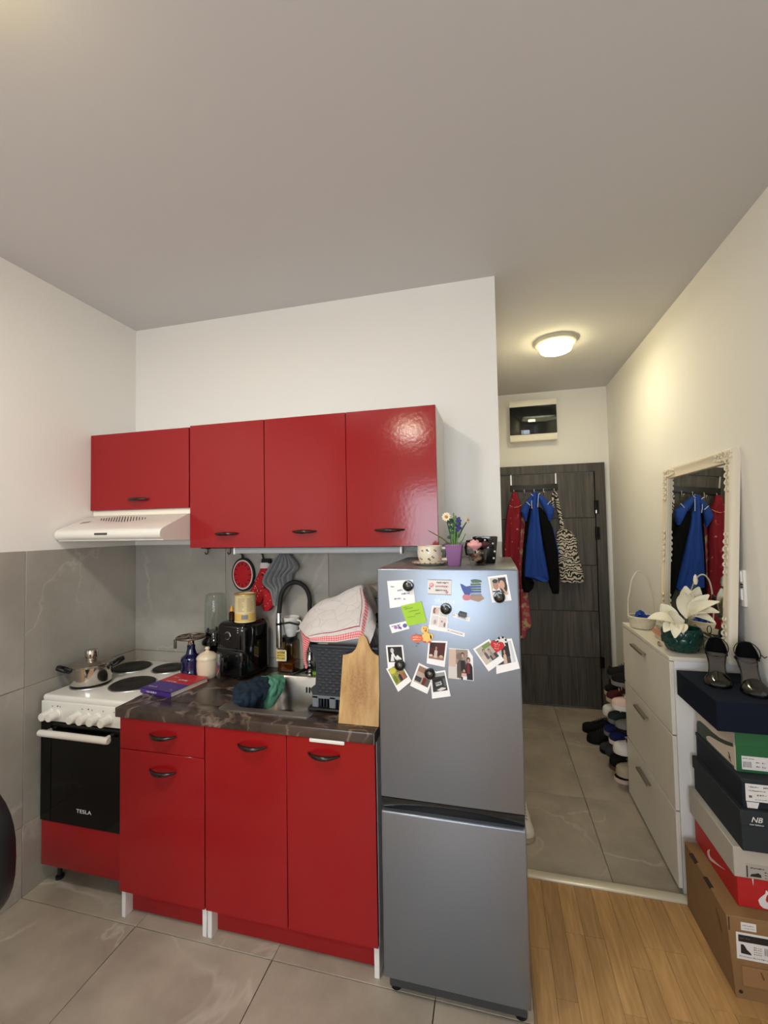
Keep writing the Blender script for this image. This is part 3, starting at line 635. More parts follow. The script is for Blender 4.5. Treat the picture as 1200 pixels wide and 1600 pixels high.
# blender
t = thing('blender', 'black blender base with a clear upturned cup behind the blue bottle', 'blender', (0.598, -0.085, ZT))
c = (0.598, -0.085, ZT)
M().lathe([(0, 0), (0.068, 0), (0.072, .01), (0.066, .06), (0.055, .11), (0.06, .125), (0.070, .135), (0.070, .150), (0.052, .172), (0.050, .198), (0, .198)], c, 32).build('motor_base', m_blackgloss, t)
for a in range(0, 360, 60): M().rbox(c[0]+.047*cos(R(a))-.005, c[1]+.047*sin(R(a))-.005, c[2]+.165, c[0]+.047*cos(R(a))+.005, c[1]+.047*sin(R(a))+.005, c[2]+.21, .003).build('cup_lock', m_blackgloss, t)
M().lathe([(0.056, .1985), (0.058, .25), (0.054, .36), (0.049, .388), (0.043, .394), (0, .395), (0, .392), (0.041, .391), (0.046, .386), (0.051, .36), (0.055, .25), (0.053, .1985)], c, 36).build('cup', m_glass, t)
for a in (30, 150, 270): M().tube([(c[0]+.058*cos(R(a)), c[1]+.058*sin(R(a)), c[2]+.202), (c[0]+.055*cos(R(a)), c[1]+.055*sin(R(a)), c[2]+.34)], .0025, 6).build('cup_rib', m_glass, t)
# honey jar and white cup on it
t = thing('honey_jar', 'square glass jar of honey with a yellow handwritten label behind the sink', 'jar', (1.005, -0.062, ZT)) 
m_honey = mat('honey', (112, 56, 22), 0.12, coat=.5)
M().rbox(.958, -.092, ZT+.0005, 1.048, -.012, ZT+.158, .012, 3).build('glass', glass('amber glass', (206, 188, 150)), t)
M().rbox(.963, -.087, ZT+.004, 1.043, -.017, ZT+.055, .010, 3).build('honey', m_honey, t)
M().lathe([(0.036, ZT+.157), (0.038, ZT+.16), (0.038, ZT+.176), (0.034, ZT+.179), (0, ZT+.179)], (1.003, -.052, 0), 28).build('lid', m_black, t)
lb = M().box(.956, -.0935, ZT+.062, 1.012, -.0922, ZT+.118).build('label', mat('yellow label', (214, 186, 92), .6), t)
_m = M()
for i in range(3): scribble(_m, (.962, -.0935, ZT+.100-i*.014), X, Z, .042, .008, 5, .0006)
_m.build('label_print', mat('dark ink', (58, 44, 26), .6), lb)
for q in ((.956, ZT+.062, 1.012, ZT+.066), (.956, ZT+.114, 1.012, ZT+.118), (1.008, ZT+.062, 1.012, ZT+.118)): M().box(q[0], -.0942, q[1], q[2], -.0934, q[3]).build('label_border', m_paper, lb)
t = thing('cup', 'white cup standing on the lid of the honey jar', 'cup', (1.02, -.061, ZT+.179))
c = (1.018, -.050, ZT+.179)
M().lathe([(0, .0005), (0.022, .0005), (0.024, .004), (0.036, .03), (0.043, .07), (0.045, .098), (0.0435, .099), (0.041, .07), (0.034, .032), (0, .008)], c, 32).build('body', mat('white china', (226, 224, 218), .2, coat=.3), t)
M().tube([(c[0]+.040, c[1]-.01, c[2]+.085), (c[0]+.06, c[1]-.014, c[2]+.08), (c[0]+.066, c[1]-.015, c[2]+.055), (c[0]+.052, c[1]-.012, c[2]+.032), (c[0]+.034, c[1]-.008, c[2]+.026)], .0048, 8).build('handle', MATS['white china'], t)
# sponge
t = thing('sponge', 'lime green scouring sponge beside the tap', 'sponge', (1.195, -.075, ZT))
M().rbox(1.155, -.105, .8622, 1.235, -.055, .880, .006, 3).build('foam', mat('lime foam', (168, 196, 70), .9, bump=(300, .3)), t)
M().rbox(1.155, -.105, .880, 1.235, -.055, .8875, .003, 2).build('scour_pad', mat('green pad', (70, 110, 60), .95), t)
# dish cloths over the sink edge
t = M()
t.sheet([[(.868, -.30, .872), (.93, -.235, .874), (.985, -.195, .877)], [(.885, -.355, .875), (.945, -.30, .894), (1.005, -.245, .884)], [(.925, -.43, .874), (.985, -.375, .893), (1.035, -.30, .872)],
         [(.965, -.49, .864), (1.012, -.44, .872), (1.045, -.355, .852)], [(.988, -.48, .842), (1.015, -.45, .815), (1.035, -.385, .79)], [(.998, -.468, .80), (1.015, -.44, .765), (1.03, -.40, .758)]], 44, 46, .005, .011, 24, True)
tag(t.build('dish_cloth', mat('navy cloth', (20, 38, 54), .95, bump=(500, .2))), 'crumpled navy dish cloth draped over the left edge of the sink', 'cloth')
t = M()
t.sheet([[(.925, -.19, .8665), (.965, -.155, .8665), (1.0, -.14, .8675)], [(.975, -.215, .886), (1.01, -.19, .876), (1.035, -.165, .866)], [(1.0, -.26, .888), (1.04, -.24, .873), (1.062, -.215, .84)],
         [(1.015, -.325, .872), (1.052, -.31, .852), (1.066, -.285, .81)], [(1.03, -.385, .80), (1.045, -.365, .79), (1.052, -.35, .785)]], 28, 32, .004, .007, 26, True)
tag(t.build('dish_cloth', mat('teal cloth', (98, 162, 134), .95, bump=(500, .2))), 'folded teal green dish cloth under the navy cloth on the sink', 'cloth')

# hanging things on the rail
t = thing('pot_holder', 'oval watermelon slice pot holder hanging from the hook rail', 'pot holder', (0.724, -.02, 1.26))
c = (0.724, -.018, 1.346); sx_, sz_ = .068, .090
def ov(k): return [(c[0]+sx_*k*cos(2*pi*i/36), c[2]+sz_*k*sin(2*pi*i/36)) for i in range(36)]
o3 = (0, c[1], 0)
M().prism(ov(1.0), o3, X, Z, -.006, .006).build('dark_rim', mat('dark green cloth', (28, 32, 30), .9), t)
M().prism(ov(.88), o3, X, Z, .004, .0085).build('white_ring', mat('pale cloth', (214, 206, 200), .9), t)
M().prism(ov(.80), o3, X, Z, .006, .0105).build('red_face', mat('red cloth', (176, 24, 34), .9, bump=(300, .15)), t)
for i in range(12):
    a = 2*pi*i/12; px_, pz_ = c[0]+.043*cos(a), c[2]+.058*sin(a)
    M().prism([(px_+.0085*u_*cos(a)-.0028*v_*sin(a), pz_+.0085*u_*sin(a)+.0028*v_*cos(a)) for u_, v_ in ellp(0, 0, 1, 1, 8)], o3, X, Z, .010, .0118).build('seed', mat('black seed', (18, 14, 14), .7), t)
M().tube([(.719, -.02, 1.43), (.722, -.03, 1.462), (.726, -.038, 1.462), (.729, -.02, 1.43)], .004, 6).build('loop', m_blackmatt, t)
t = thing('oven_mitt', 'red oven mitt with a dark green cuff hanging beside the pot holder', 'oven mitt', (0.85, -.02, 1.16))
m_mitt = mat('red mitt cloth', (184, 26, 34), .85, var=(70, (150, 14, 24), .2), bump=(90, .2))
_m = M(); _m.drape([(1.385, .838, .886), (1.36, .826, .878), (1.31, .800, .852), (1.26, .772, .868), (1.225, .762, .850), (1.195, .778, .838), (1.183, .795, .825)], -.026, .02, n=24)
_m.drape([(1.275, .835, .875), (1.25, .845, .902), (1.215, .852, .913), (1.18, .842, .907), (1.158, .855, .888)], -.03, .019, n=20)
_m.build('mitt', m_mitt, t)
_m = M(); _m.drape([(1.432, .842, .893), (1.408, .838, .897)], -.026, .019, n=24); _m.build('cuff', MATS['dark green cloth'], t)
_m = M(); _m.drape([(1.412, .834, .894), (1.382, .832, .886)], -.026, .0205, n=24); _m.build('white_band', MATS['pale cloth'], t)
_m = M()
for i in range(26):
    px_, pz_ = random.uniform(.79, .87), random.uniform(1.2, 1.37)
    if abs(px_-(.815+.35*(pz_-1.2)*.6)) < .035: _m.ell((px_, -.0455, pz_), .0022, .0016, .0022, 8, 4)
for px_, pz_ in ((.874, 1.24), (.885, 1.2), (.87, 1.185), (.9, 1.215)): _m.ell((px_, -.0482, pz_), .0022, .0016, .0022, 8, 4)
_m.build('dots', mat('pale pink dot', (226, 190, 170), .8), t)
M().ell((.853, -.0465, 1.348), .008, .002, .0045, 10, 5).build('seed', MATS['black seed'], t)
M().tube([(.846, -.024, 1.43), (.846, -.036, 1.462), (.85, -.036, 1.462), (.85, -.024, 1.43)], .003, 6).build('loop', m_blackmatt, t)
LB = ((1.468, .962), (1.40, .905), (1.313, .862), (1.262, .908), (1.205, .930)); RB = ((1.468, .998), (1.394, 1.063), (1.355, 1.03), (1.29, 1.017), (1.203, .955))
rows = []
for v_ in range(5):
    amp = (.004, .014, .019, .017, .012)[v_]
    rows.append([(LB[v_][1]+(RB[v_][1]-LB[v_][1])*u_/12, (-.045 if v_ == 0 else -.064)-amp*(1 if u_ % 2 else -1)*(.6+.4*((u_*7+v_*3) % 5)/4), LB[v_][0]+(RB[v_][0]-LB[v_][0])*u_/12-(.012 if u_ % 2 and v_ == 4 else 0)) for u_ in range(13)])
_m = M().sheet(rows, 72, 30, .004, .003, 24)
tag(_m.build('dish_towel', mat('grey towel', (126, 128, 130), .95, bump=(400, .15), sheen=.2)), 'crumpled grey towel hanging from the hook rail above the tap', 'towel')

# ------------------------------------------------------------------ dish rack
t = thing('dish_rack', 'dark grey woven-pattern plastic dish rack on the worktop by the fridge', 'dish rack', (1.46, -.28, ZT))
RX0, RX1, RYF, RYB = 1.318, 1.60, -.478, -.10
m_rack = mat('anthracite plastic', (44, 48, 54), .45); m_rackl = mat('grey plastic', (112, 116, 122), .45)
M().rbox(RX0-.012, RYF-.02, ZT+.0055, RX1+.004, RYB+.02, ZT+.018, .006, 3).build('drip_tray', m_black, t)
# slotted grey foot
_m = M()
for x_ in (RX0+.002, RX0+.075, RX1-.03): _m.rbox(x_, RYF-.006, ZT+.014, x_+.028, RYF+.012, ZT+.062, .003, 1)
_m.rbox(RX0+.002, RYF-.006, ZT+.05, RX1-.002, RYF+.012, ZT+.066, .003, 1).rbox(RX0+.002, RYF, ZT+.014, RX0+.012, RYB, ZT+.066, .002, 1).rbox(RX1-.012, RYF, ZT+.014, RX1-.002, RYB, ZT+.066, .002, 1).rbox(RX0+.002, RYB-.01, ZT+.014, RX1-.002, RYB, ZT+.066, .002, 1)
_m.build('foot_frame', m_rackl, t)
_m = M()
for i in range(13): xx = RX0+.035+i*.0125; _m.rbox(xx, RYF-.002, ZT+.014, xx+.006, RYF+.006, ZT+.052, .002, 1)
_m.build('foot_slats', m_rack, t)
def notch(m_, ysurf, d0, d1):
    o = [(RX0+.006, ZT+.064), (RX1-.004, ZT+.064), (RX1-.002, ZT+.258), (RX0-.006, ZT+.258)]
    L_ = [(RX0-.004, ZT+.244), (RX0+.010, ZT+.225), (RX0+.020, ZT+.185), (RX0+.022, ZT+.16), (RX0+.020, ZT+.13), (RX0+.018, ZT+.105), (RX0+.004, ZT+.095), (RX0-.004, ZT+.085)]
    return m_.prism(o[:1]+o[1:3]+[o[3]]+L_, (0, ysurf, 0), X, Z, d0, d1)
notch(M(), RYF, 0.0, .006).build('front_wall', m_rack, t)
notch(M(), RYB, 0.0, .006).build('rear_wall', m_rack, t)
M().rbox(RX1-.008, RYF, ZT+.064, RX1-.002, RYB, ZT+.258, .001, 1).build('side_wall', m_rack, t)
M().box(RX0+.02, RYF, ZT+.066, RX0+.025, RYB, ZT+.12).build('side_wall', m_rack, t)
M().box(RX0+.004, RYF, ZT+.064, RX1-.004, RYB, ZT+.070).build('basket_floor', m_rack, t)
M().rbox(RX0-.008, RYF-.010, ZT+.251, RX1, RYF+.008, ZT+.264, .004).rbox(RX0-.008, RYB-.008, ZT+.251, RX1, RYB+.008, ZT+.264, .004).rbox(RX0-.008, RYF, ZT+.251, RX0+.006, RYB, ZT+.264, .004).rbox(RX1-.012, RYF, ZT+.251, RX1, RYB, ZT+.264, .004).build('rim', m_rack, t)
_m = M()
for r_ in range(15):
    for c_ in range(9):
        xx = RX0+.036+c_*.0295+(r_ % 2)*.0147; zz = ZT+.08+r_*.0117
        if xx < RX1-.012: _m.ell((xx, RYF-.0055, zz), .0125, .0045, .0048, 8, 5)
_m.build('weave', m_rack, t)['kind'] = 'stuff'
# plates standing in the rack, under the towel
for i, (yy, rr) in enumerate(((-.40, .112), (-.36, .115), (-.31, .115), (-.25, .124), (-.20, .124))):
    tt = thing('plate', ['white plate standing in the dish rack, nearest the front', 'white plate standing second in the dish rack', 'white plate standing third in the dish rack', 'larger white plate standing fourth in the dish rack', 'larger white plate standing last in the dish rack by the wall'][i], 'plate', (1.43, yy, ZT+.07), group='plates in the dish rack')
    M().lathe([(0, 0), (rr*.6, 0), (rr*.66, .004), (rr, .014), (rr, .017), (rr*.64, .008), (0, .005)], (1.455, yy, ZT+.0715+rr), 36, 'y').build('disc', MATS['white china'], tt)
t = thing('baking_tray', 'dark baking tray standing upright in the dish rack under the towels', 'tray', (1.45, -.15, ZT+.07))
M().rbox(1.395, -.158, ZT+.072, 1.53, -.150, 1.262, .003).build('pan', m_black, t)
M().rbox(1.391, -.162, 1.255, 1.534, -.146, 1.265, .003).build('rim', m_black, t)
# towel draped over it
def towel_mat():
    m = bpy.data.materials.new('checked tea towel'); m.use_nodes = True; nt = m.node_tree; b = nt.nodes['Principled BSDF']; N = nt.nodes.new; L = nt.links.new
    uv = N('ShaderNodeUVMap'); sep = N('ShaderNodeSeparateXYZ'); L(uv.outputs[0], sep.inputs[0])
    def rng(sock, a, b_):
        g = N('ShaderNodeMath'); g.operation = 'GREATER_THAN'; g.inputs[1].default_value = a; L(sock, g.inputs[0])
        l = N('ShaderNodeMath'); l.operation = 'LESS_THAN'; l.inputs[1].default_value = b_; L(sock, l.inputs[0])
        k = N('ShaderNodeMath'); k.operation = 'MULTIPLY'; L(g.outputs[0], k.inputs[0]); L(l.outputs[0], k.inputs[1]); return k.outputs[0]
    def op(o_, a, b_):
        k = N('ShaderNodeMath'); k.operation = o_; L(a, k.inputs[0])
        if isinstance(b_, (int, float)): k.inputs[1].default_value = b_
        else: L(b_, k.inputs[1])
        return k.outputs[0]
    u_, v_ = sep.outputs[0], sep.outputs[1]
    bandb = op('MULTIPLY', rng(v_, .87, .975), rng(u_, .0, .80)); bandr = op('MULTIPLY', rng(u_, .68, .79), rng(v_, .28, .95))
    band = op('MAXIMUM', bandb, bandr)
    lineb = op('MULTIPLY', rng(v_, .80, .815), rng(u_, .05, .635)); liner = op('MULTIPLY', rng(u_, .62, .632), rng(v_, .28, .815))
    ln = op('MAXIMUM', lineb, liner)
    # gingham inside the band
    ck = N('ShaderNodeTexChecker'); mp = N('ShaderNodeMapping'); mp.inputs['Scale'].default_value = (58, 34, 1); mp.inputs['Rotation'].default_value = (0, 0, R(45)); L(uv.outputs[0], mp.inputs[0]); L(mp.outputs[0], ck.inputs['Vector']); ck.inputs['Scale'].default_value = 1.0
    c1 = N('ShaderNodeMix'); c1.data_type = 'RGBA'; c1.inputs[6].default_value = lin((206, 92, 98)); c1.inputs[7].default_value = lin((232, 178, 178)); L(ck.outputs['Fac'], c1.inputs[0])
    base = N('ShaderNodeTexVoronoi'); base.feature = 'DISTANCE_TO_EDGE'; base.inputs['Scale'].default_value = 9; L(uv.outputs[0], base.inputs['Vector'])
    bm_ = N('ShaderNodeMapRange'); bm_.inputs['From Max'].default_value = .035; L(base.outputs['Distance'], bm_.inputs['Value'])
    bc = N('ShaderNodeMix'); bc.data_type = 'RGBA'; bc.inputs[6].default_value = lin((190, 182, 180)); bc.inputs[7].default_value = lin((208, 202, 200)); L(bm_.outputs[0], bc.inputs[0])
    m1 = N('ShaderNodeMix'); m1.data_type = 'RGBA'; L(band, m1.inputs[0]); L(bc.outputs[2], m1.inputs[6]); L(c1.outputs[2], m1.inputs[7])
    m2 = N('ShaderNodeMix'); m2.data_type = 'RGBA'; L(ln, m2.inputs[0]); L(m1.outputs[2], m2.inputs[6]); m2.inputs[7].default_value = lin((150, 46, 60))
    L(m2.outputs[2], b.inputs['Base Color']); b.inputs['Roughness'].default_value = .95
    return m
t = thing('tea_towel', 'white tea towel with a red checked border draped over the dish rack', 'towel', (1.42, -.3, ZT+.23))
nu, nv = 40, 40
_m = M().sheet([[(1.169, -0.17, 1.131), (1.24, -0.17, 1.221), (1.358, -0.17, 1.272), (1.458, -0.17, 1.314), (1.487, -0.17, 1.283), (1.532, -0.17, 1.198)],
                [(1.169, -0.27, 1.141), (1.24, -0.27, 1.231), (1.358, -0.27, 1.282), (1.458, -0.27, 1.324), (1.487, -0.27, 1.293), (1.532, -0.27, 1.208)],
                [(1.225, -0.37, 1.146), (1.294, -0.37, 1.204), (1.397, -0.37, 1.234), (1.494, -0.37, 1.268), (1.53, -0.37, 1.251), (1.561, -0.37, 1.199)],
                [(1.279, -0.45, 1.146), (1.342, -0.45, 1.167), (1.425, -0.45, 1.183), (1.51, -0.45, 1.209), (1.539, -0.45, 1.192), (1.575, -0.45, 1.173)],
                [(1.317, -0.492, 1.137), (1.361, -0.492, 1.134), (1.44, -0.492, 1.138), (1.514, -0.492, 1.154), (1.54, -0.492, 1.152), (1.568, -0.492, 1.136)]], nu, nv, .004, .004, 16)
o = _m.build('cloth', towel_mat(), t)
uvl = o.data.uv_layers.new(name='UVMap'); nvt = (nu+1)*(nv+1)
for lp in o.data.loops:
    i = lp.vertex_index % nvt; uvl.data[lp.index].uv = ((i % (nu+1))/nu, (i//(nu+1))/nv)
m_redchk = striped('red checked cloth', (196, 84, 92), (226, 160, 162), 42, 2, 1)
M().sheet([[(1.222, -.368, 1.147), (1.248, -.41, 1.147), (1.281, -.452, 1.147)], [(1.255, -.42, 1.118), (1.275, -.455, 1.128), (1.318, -.497, 1.139)], [(1.277, -.465, 1.09), (1.288, -.485, 1.088), (1.305, -.50, 1.095)], [(1.285, -.475, 1.06), (1.293, -.488, 1.054), (1.302, -.495, 1.06)], [(1.292, -.482, 1.028), (1.298, -.49, 1.024), (1.306, -.492, 1.03)]], 12, 18, .006, .004, 40).build('hanging_corner', m_redchk, t)
_m = M().sheet([[(1.455, -.115, 1.315), (1.54, -.115, 1.318), (1.625, -.115, 1.312)], [(1.475, -.15, 1.318), (1.545, -.155, 1.322), (1.63, -.155, 1.314)], [(1.535, -.215, 1.285), (1.575, -.225, 1.265), (1.628, -.24, 1.26)], [(1.575, -.24, 1.235), (1.60, -.26, 1.20), (1.628, -.29, 1.19)], [(1.598, -.27, 1.17), (1.61, -.28, 1.14), (1.625, -.32, 1.13)]], 22, 22, .004, .005, 16)
tag(_m.build('tea_towel', striped('brown striped cloth', (122, 108, 98), (148, 134, 124), 9, 3, 2)), 'greyish brown tea towel behind the white towel on the dish rack', 'towel')
# cutting board leaning on the rack
t = thing('cutting_board', 'worn wooden cutting board with a handle leaning on the dish rack', 'cutting board', (1.535, -.545, ZT))
out = [(-.078, 0), (.078, 0), (.075, .243), (.066, .247), (.053, .253), (.041, .264), (.031, .280), (.023, .298), (.018, .310), (.009, .319), (-.001, .320), (-.009, .315), (-.013, .304), (-.016, .286), (-.023, .268), (-.036, .254), (-.054, .247), (-.073, .243)]
o = Vector((1.540, -.568, ZT+.001)); up_ = Vector((0, .062, .30)).normalized()
def board_mat():
    m = bpy.data.materials.new('worn beech board'); m.use_nodes = True; nt = m.node_tree; b = nt.nodes['Principled BSDF']; N = nt.nodes.new; L = nt.links.new
    tc = N('ShaderNodeTexCoord'); mp = N('ShaderNodeMapping'); mp.inputs['Scale'].default_value = (60, 60, 4); L(tc.outputs['Object'], mp.inputs[0])
    n = N('ShaderNodeTexNoise'); n.inputs['Scale'].default_value = 1.0; n.inputs['Detail'].default_value = 5; L(mp.outputs[0], n.inputs['Vector'])
    cr = N('ShaderNodeValToRGB'); cr.color_ramp.elements[0].position = .3; cr.color_ramp.elements[1].position = .7; cr.color_ramp.elements[0].color = lin((178, 136, 82)); cr.color_ramp.elements[1].color = lin((204, 166, 112)); L(n.outputs['Fac'], cr.inputs[0])
    n2 = N('ShaderNodeTexNoise'); n2.inputs['Scale'].default_value = 160; L(tc.outputs['Object'], n2.inputs['Vector'])
    # stain worn into the middle
    v = N('ShaderNodeVectorMath'); v.operation = 'SUBTRACT'; v.inputs[1].default_value = (1.536, -.535, ZT+.125); L(tc.outputs['Object'], v.inputs[0])
    mp2 = N('ShaderNodeMapping'); mp2.inputs['Scale'].default_value = (15, 4, 8.5); L(v.outputs[0], mp2.inputs[0])
    ln_ = N('ShaderNodeVectorMath'); ln_.operation = 'LENGTH'; L(mp2.outputs[0], ln_.inputs[0])
    mr = N('ShaderNodeMapRange'); mr.inputs['From Min'].default_value = .35; mr.inputs['From Max'].default_value = 1.15; mr.inputs['To Min'].default_value = 1.0; mr.inputs['To Max'].default_value = 0; L(ln_.outputs['Value'], mr.inputs[0])
    mu = N('ShaderNodeMath'); mu.operation = 'MULTIPLY'; L(mr.outputs[0], mu.inputs[0]); L(n2.outputs['Fac'], mu.inputs[1])
    mx = N('ShaderNodeMix'); mx.data_type = 'RGBA'; L(mu.outputs[0], mx.inputs[0]); L(cr.outputs[0], mx.inputs[6]); mx.inputs[7].default_value = lin((132, 84, 44)); L(mx.outputs[2], b.inputs['Base Color'])
    b.inputs['Roughness'].default_value = .6
    return m
M().prism(out, o, X, up_, -.014, 0).build('board', board_mat(), t)

# ================================================================== FRIDGE
FX0, FX1, FY = 1.646, 2.118, -.66
t = fridge = thing('fridge', 'tall grey two-door fridge covered in photos and magnets', 'fridge', (1.88, -.36, 0))
M().rbox(FX0+.004, FY+.055, .03, FX1-.004, -.10, 1.442, .004).build('body', m_fridgeside, t)
M().rbox(FX0+.001, FY+.05, 1.436, FX1-.001, -.10, 1.4435, .003).build('top_cover', mat('fridge top', (104, 102, 100), .3), t)
m_door_f = m_fridge
M().rbox(FX0, FY, .668, FX1, FY+.052, 1.443, .006, 3).build('door', m_door_f, t)
M().rbox(FX0, FY, .075, FX1, FY+.052, .622, .006, 3).build('door', m_door_f, t)
hr = M().rbox(FX0+.003, FY+.02, .620, FX1-.003, FY+.05, .670, .002).build('handle_recess', m_black, t)
M().sheet([[(FX0+.003, FY+.003, .668), (1.88, FY+.004, .668), (FX1-.003, FY+.003, .668)], [(FX0+.003, FY+.004, .650), (1.88, FY+.012, .652), (FX1-.003, FY+.004, .650)], [(FX0+.003, FY+.010, .634), (1.88, FY+.03, .640), (FX1-.003, FY+.010, .634)]], 16, 8, .004).build('grip', m_blackgloss, hr)
M().rbox(FX0+.012, FY+.03, .022, FX1-.012, FY+.06, .075, .003).build('kick_plate', mat('kick plate grey', (58, 60, 62), .5), t)
for xx in (FX0+.03, FX1-.03):
    for yy in (FY+.06, -.14): M().lathe([(.02, 0), (.02, .01), (.012, .014), (.012, .035)], (xx, yy, 0), 14).build('foot', m_black, t)
text('Hisense', .021, 'lettering', mat('silver logo', (240, 242, 244), .3), t, (1.881, FY-.0006, 1.328), X, Z, bold=.0001, sx=1.0)

# --- paper, photos and magnets on the door: each a real flat thing held by magnets
def q2(quad, u_, v_):      # quad TL TR BR BL, u right, v down
    (ax, az), (bx, bz), (cx_, cz_), (dx, dz) = quad
    tx, tz = ax+(bx-ax)*u_, az+(bz-az)*u_; ex, ez = dx+(cx_-dx)*u_, dz+(cz_-dz)*u_
    return tx+(ex-tx)*v_, tz+(ez-tz)*v_
def fdoor(a, b, d): return (a, FY-d, b)
def paper(name, label, cat, quad, base=.0004, group=None, m=None, prints=(), outline=None, th=.0009):
    q = quad[:4]; cen = q2(q, .5, .5)
    t = thing(name, label, cat, (cen[0], FY-base, cen[1]), group=group)
    M().prism((outline or quad)[::-1], (0, FY, 0), X, Z, base, base+th).build('card', m or m_paper, t)
    cols = []; _m = M(); lift = base+th+.00025
    for col, pts in prints:
        if col not in cols: cols.append(col)
        _m.mi(cols.index(col)); _m.flat([fdoor(*q2(q, a, b), lift) for a, b in pts]); lift += .00012
    if prints: _m.build('print', [mat('ink %d %d %d' % c_, c_, .4) for c_ in cols], t)
    return t
def R4(a, b, c, d): return [(a, b), (c, b), (c, d), (a, d)]
def lines(col, rows):
    out = []
    for (a, b, w, h, n) in rows:
        for i in range(n):
            x0 = a+i/n*w; out.append((col, R4(x0, b+random.uniform(-.012, .012), x0+w/n*random.uniform(.5, .85), b+h*random.uniform(.6, 1.1))))
    return out
def person(cx, top, s, hair, skin, cloth, dark=None):
    """a small printed figure: body, head, hair"""
    return [(cloth, [(cx-.9*s, top+5*s), (cx-.8*s, top+2.2*s), (cx-.35*s, top+1.7*s), (cx+.35*s, top+1.7*s), (cx+.8*s, top+2.2*s), (cx+.9*s, top+5*s)]),
            (hair, ellp(cx, top+.85*s, .72*s, .95*s)), (skin, ellp(cx, top+1.0*s, .5*s, .72*s))]
SK, SK2, BLK, WHT = (196, 150, 124), (170, 122, 98), (24, 22, 24), (228, 226, 224)
note = paper('note', 'white handwritten note pinned by a black magnet at the upper left', 'note', [(1.683, 1.400), (1.773, 1.406), (1.780, 1.322), (1.691, 1.307)], prints=lines((104, 100, 140), [(.12, .20, .14, .05, 3), (.36, .36, .22, .05, 5), (.52, .50, .32, .05, 6), (.22, .66, .28, .045, 6), (.58, .70, .08, .05, 2)]))
paper('note', 'lime green sticky note with faint handwriting', 'note', [(1.729, 1.316), (1.801, 1.334), (1.818, 1.265), (1.752, 1.249)], base=.0022, m=mat('lime paper', (162, 204, 56), .6), prints=lines((96, 140, 40), [(.05, .10, .35, .035, 6), (.15, .18, .4, .04, 7), (.25, .33, .55, .04, 9), (.12, .58, .4, .035, 7), (.55, .5, .3, .04, 4)]))
paper('plaque_magnet', 'rectangular cream plaque magnet with printed lines and pink flowers', 'magnet', [(1.825, 1.408), (1.904, 1.407), (1.901, 1.356), (1.823, 1.358)], th=.003, m=mat('plaque cream', (224, 219, 216), .5),
      prints=[((150, 140, 134), R4(0, 0, 1, .05)), ((150, 140, 134), R4(0, .95, 1, 1)), ((206, 140, 150), ellp(.16, .38, .10, .16)), ((226, 180, 186), ellp(.14, .34, .05, .08)), ((206, 140, 150), ellp(.82, .82, .06, .1)), ((120, 110, 104), ellp(.08, .6, .04, .07))]+lines((96, 88, 86), [(.38, .16, .52, .10, 8), (.34, .66, .5, .08, 7)])+lines((176, 96, 104), [(.34, .40, .56, .10, 8)]))
# figure magnet
t = thing('souvenir_magnet', 'small sculpted souvenir magnet in blue, green and pink', 'magnet', (1.97, FY, 1.37))
_m = M()
_m.mi(0)
_m.prism([(1.932, 1.394), (1.94, 1.392), (1.95, 1.385), (1.965, 1.388), (1.968, 1.37), (1.962, 1.358), (1.945, 1.36), (1.938, 1.375)], (0, FY, 0), X, Z, 0, .005)
_m.mi(1).prism([(1.966, 1.407), (1.98, 1.41), (1.998, 1.407), (2.003, 1.402), (1.99, 1.398), (1.97, 1.398)], (0, FY, 0), X, Z, 0, .005)
_m.mi(2).prism(ellp(1.952, 1.35, .014, .010), (0, FY, 0), X, Z, 0, .006)
_m.mi(3).prism([(1.962, 1.356), (2.0, 1.358), (2.008, 1.347), (1.99, 1.336), (1.965, 1.343)], (0, FY, 0), X, Z, 0, .005)
for i, k_ in enumerate((1, 0, 1, 0, 4)):
    z_ = 1.395-i*.008; _m.mi(k_).prism([(1.965, z_), (1.998, z_+.001), (2.0, z_-.004), (1.966, z_-.006)], (0, FY, 0), X, Z, 0, .0045)
_m.build('figures', [mat('magnet blue', (58, 78, 150), .4), mat('magnet green', (78, 100, 70), .4), mat('magnet pink', (196, 120, 128), .4), mat('magnet tan', (160, 132, 116), .4), mat('magnet grey', (140, 150, 160), .4)], t)
pol = R4(.09, .07, .91, .76)
paper('instant_photo', 'instant photo of a smiling couple at the upper right of the fridge door', 'photo', [(2.021, 1.418), (2.081, 1.426), (2.094, 1.343), (2.033, 1.334)],
      prints=[((196, 186, 170), pol), (BLK, R4(.5, .10, .9, .3)), (BLK, ellp(.72, .42, .2, .28)), (WHT, [(.10, .75), (.14, .48), (.45, .45), (.6, .76)]), ((60, 52, 110), R4(.12, .56, .5, .61)), (SK2, ellp(.34, .34, .15, .2)), (BLK, ellp(.34, .2, .15, .08)), (SK, ellp(.66, .36, .14, .17)), (SK, [(.55, .4), (.65, .42), (.88, .74), (.78, .76)])])
paper('photo_strip', 'pale four-picture photo strip under a black magnet below the plaque', 'photo', [(1.837, 1.321), (1.893, 1.316), (1.884, 1.233), (1.822, 1.241)], base=.0004,
      prints=[((214, 200, 196), R4(.08, .06, .47, .36)), ((216, 214, 212), R4(.08, .4, .47, .80)), ((206, 214, 206), R4(.52, .06, .92, .40)), ((222, 208, 206), R4(.52, .44, .92, .84)), ((110, 84, 84), ellp(.2, .2, .09, .12)), ((222, 170, 160), ellp(.28, .2, .07, .09)), ((150, 130, 130), ellp(.68, .6, .05, .04)), ((190, 160, 160), ellp(.3, .66, .08, .1)), ((130, 110, 116), ellp(.84, .72, .05, .1))])
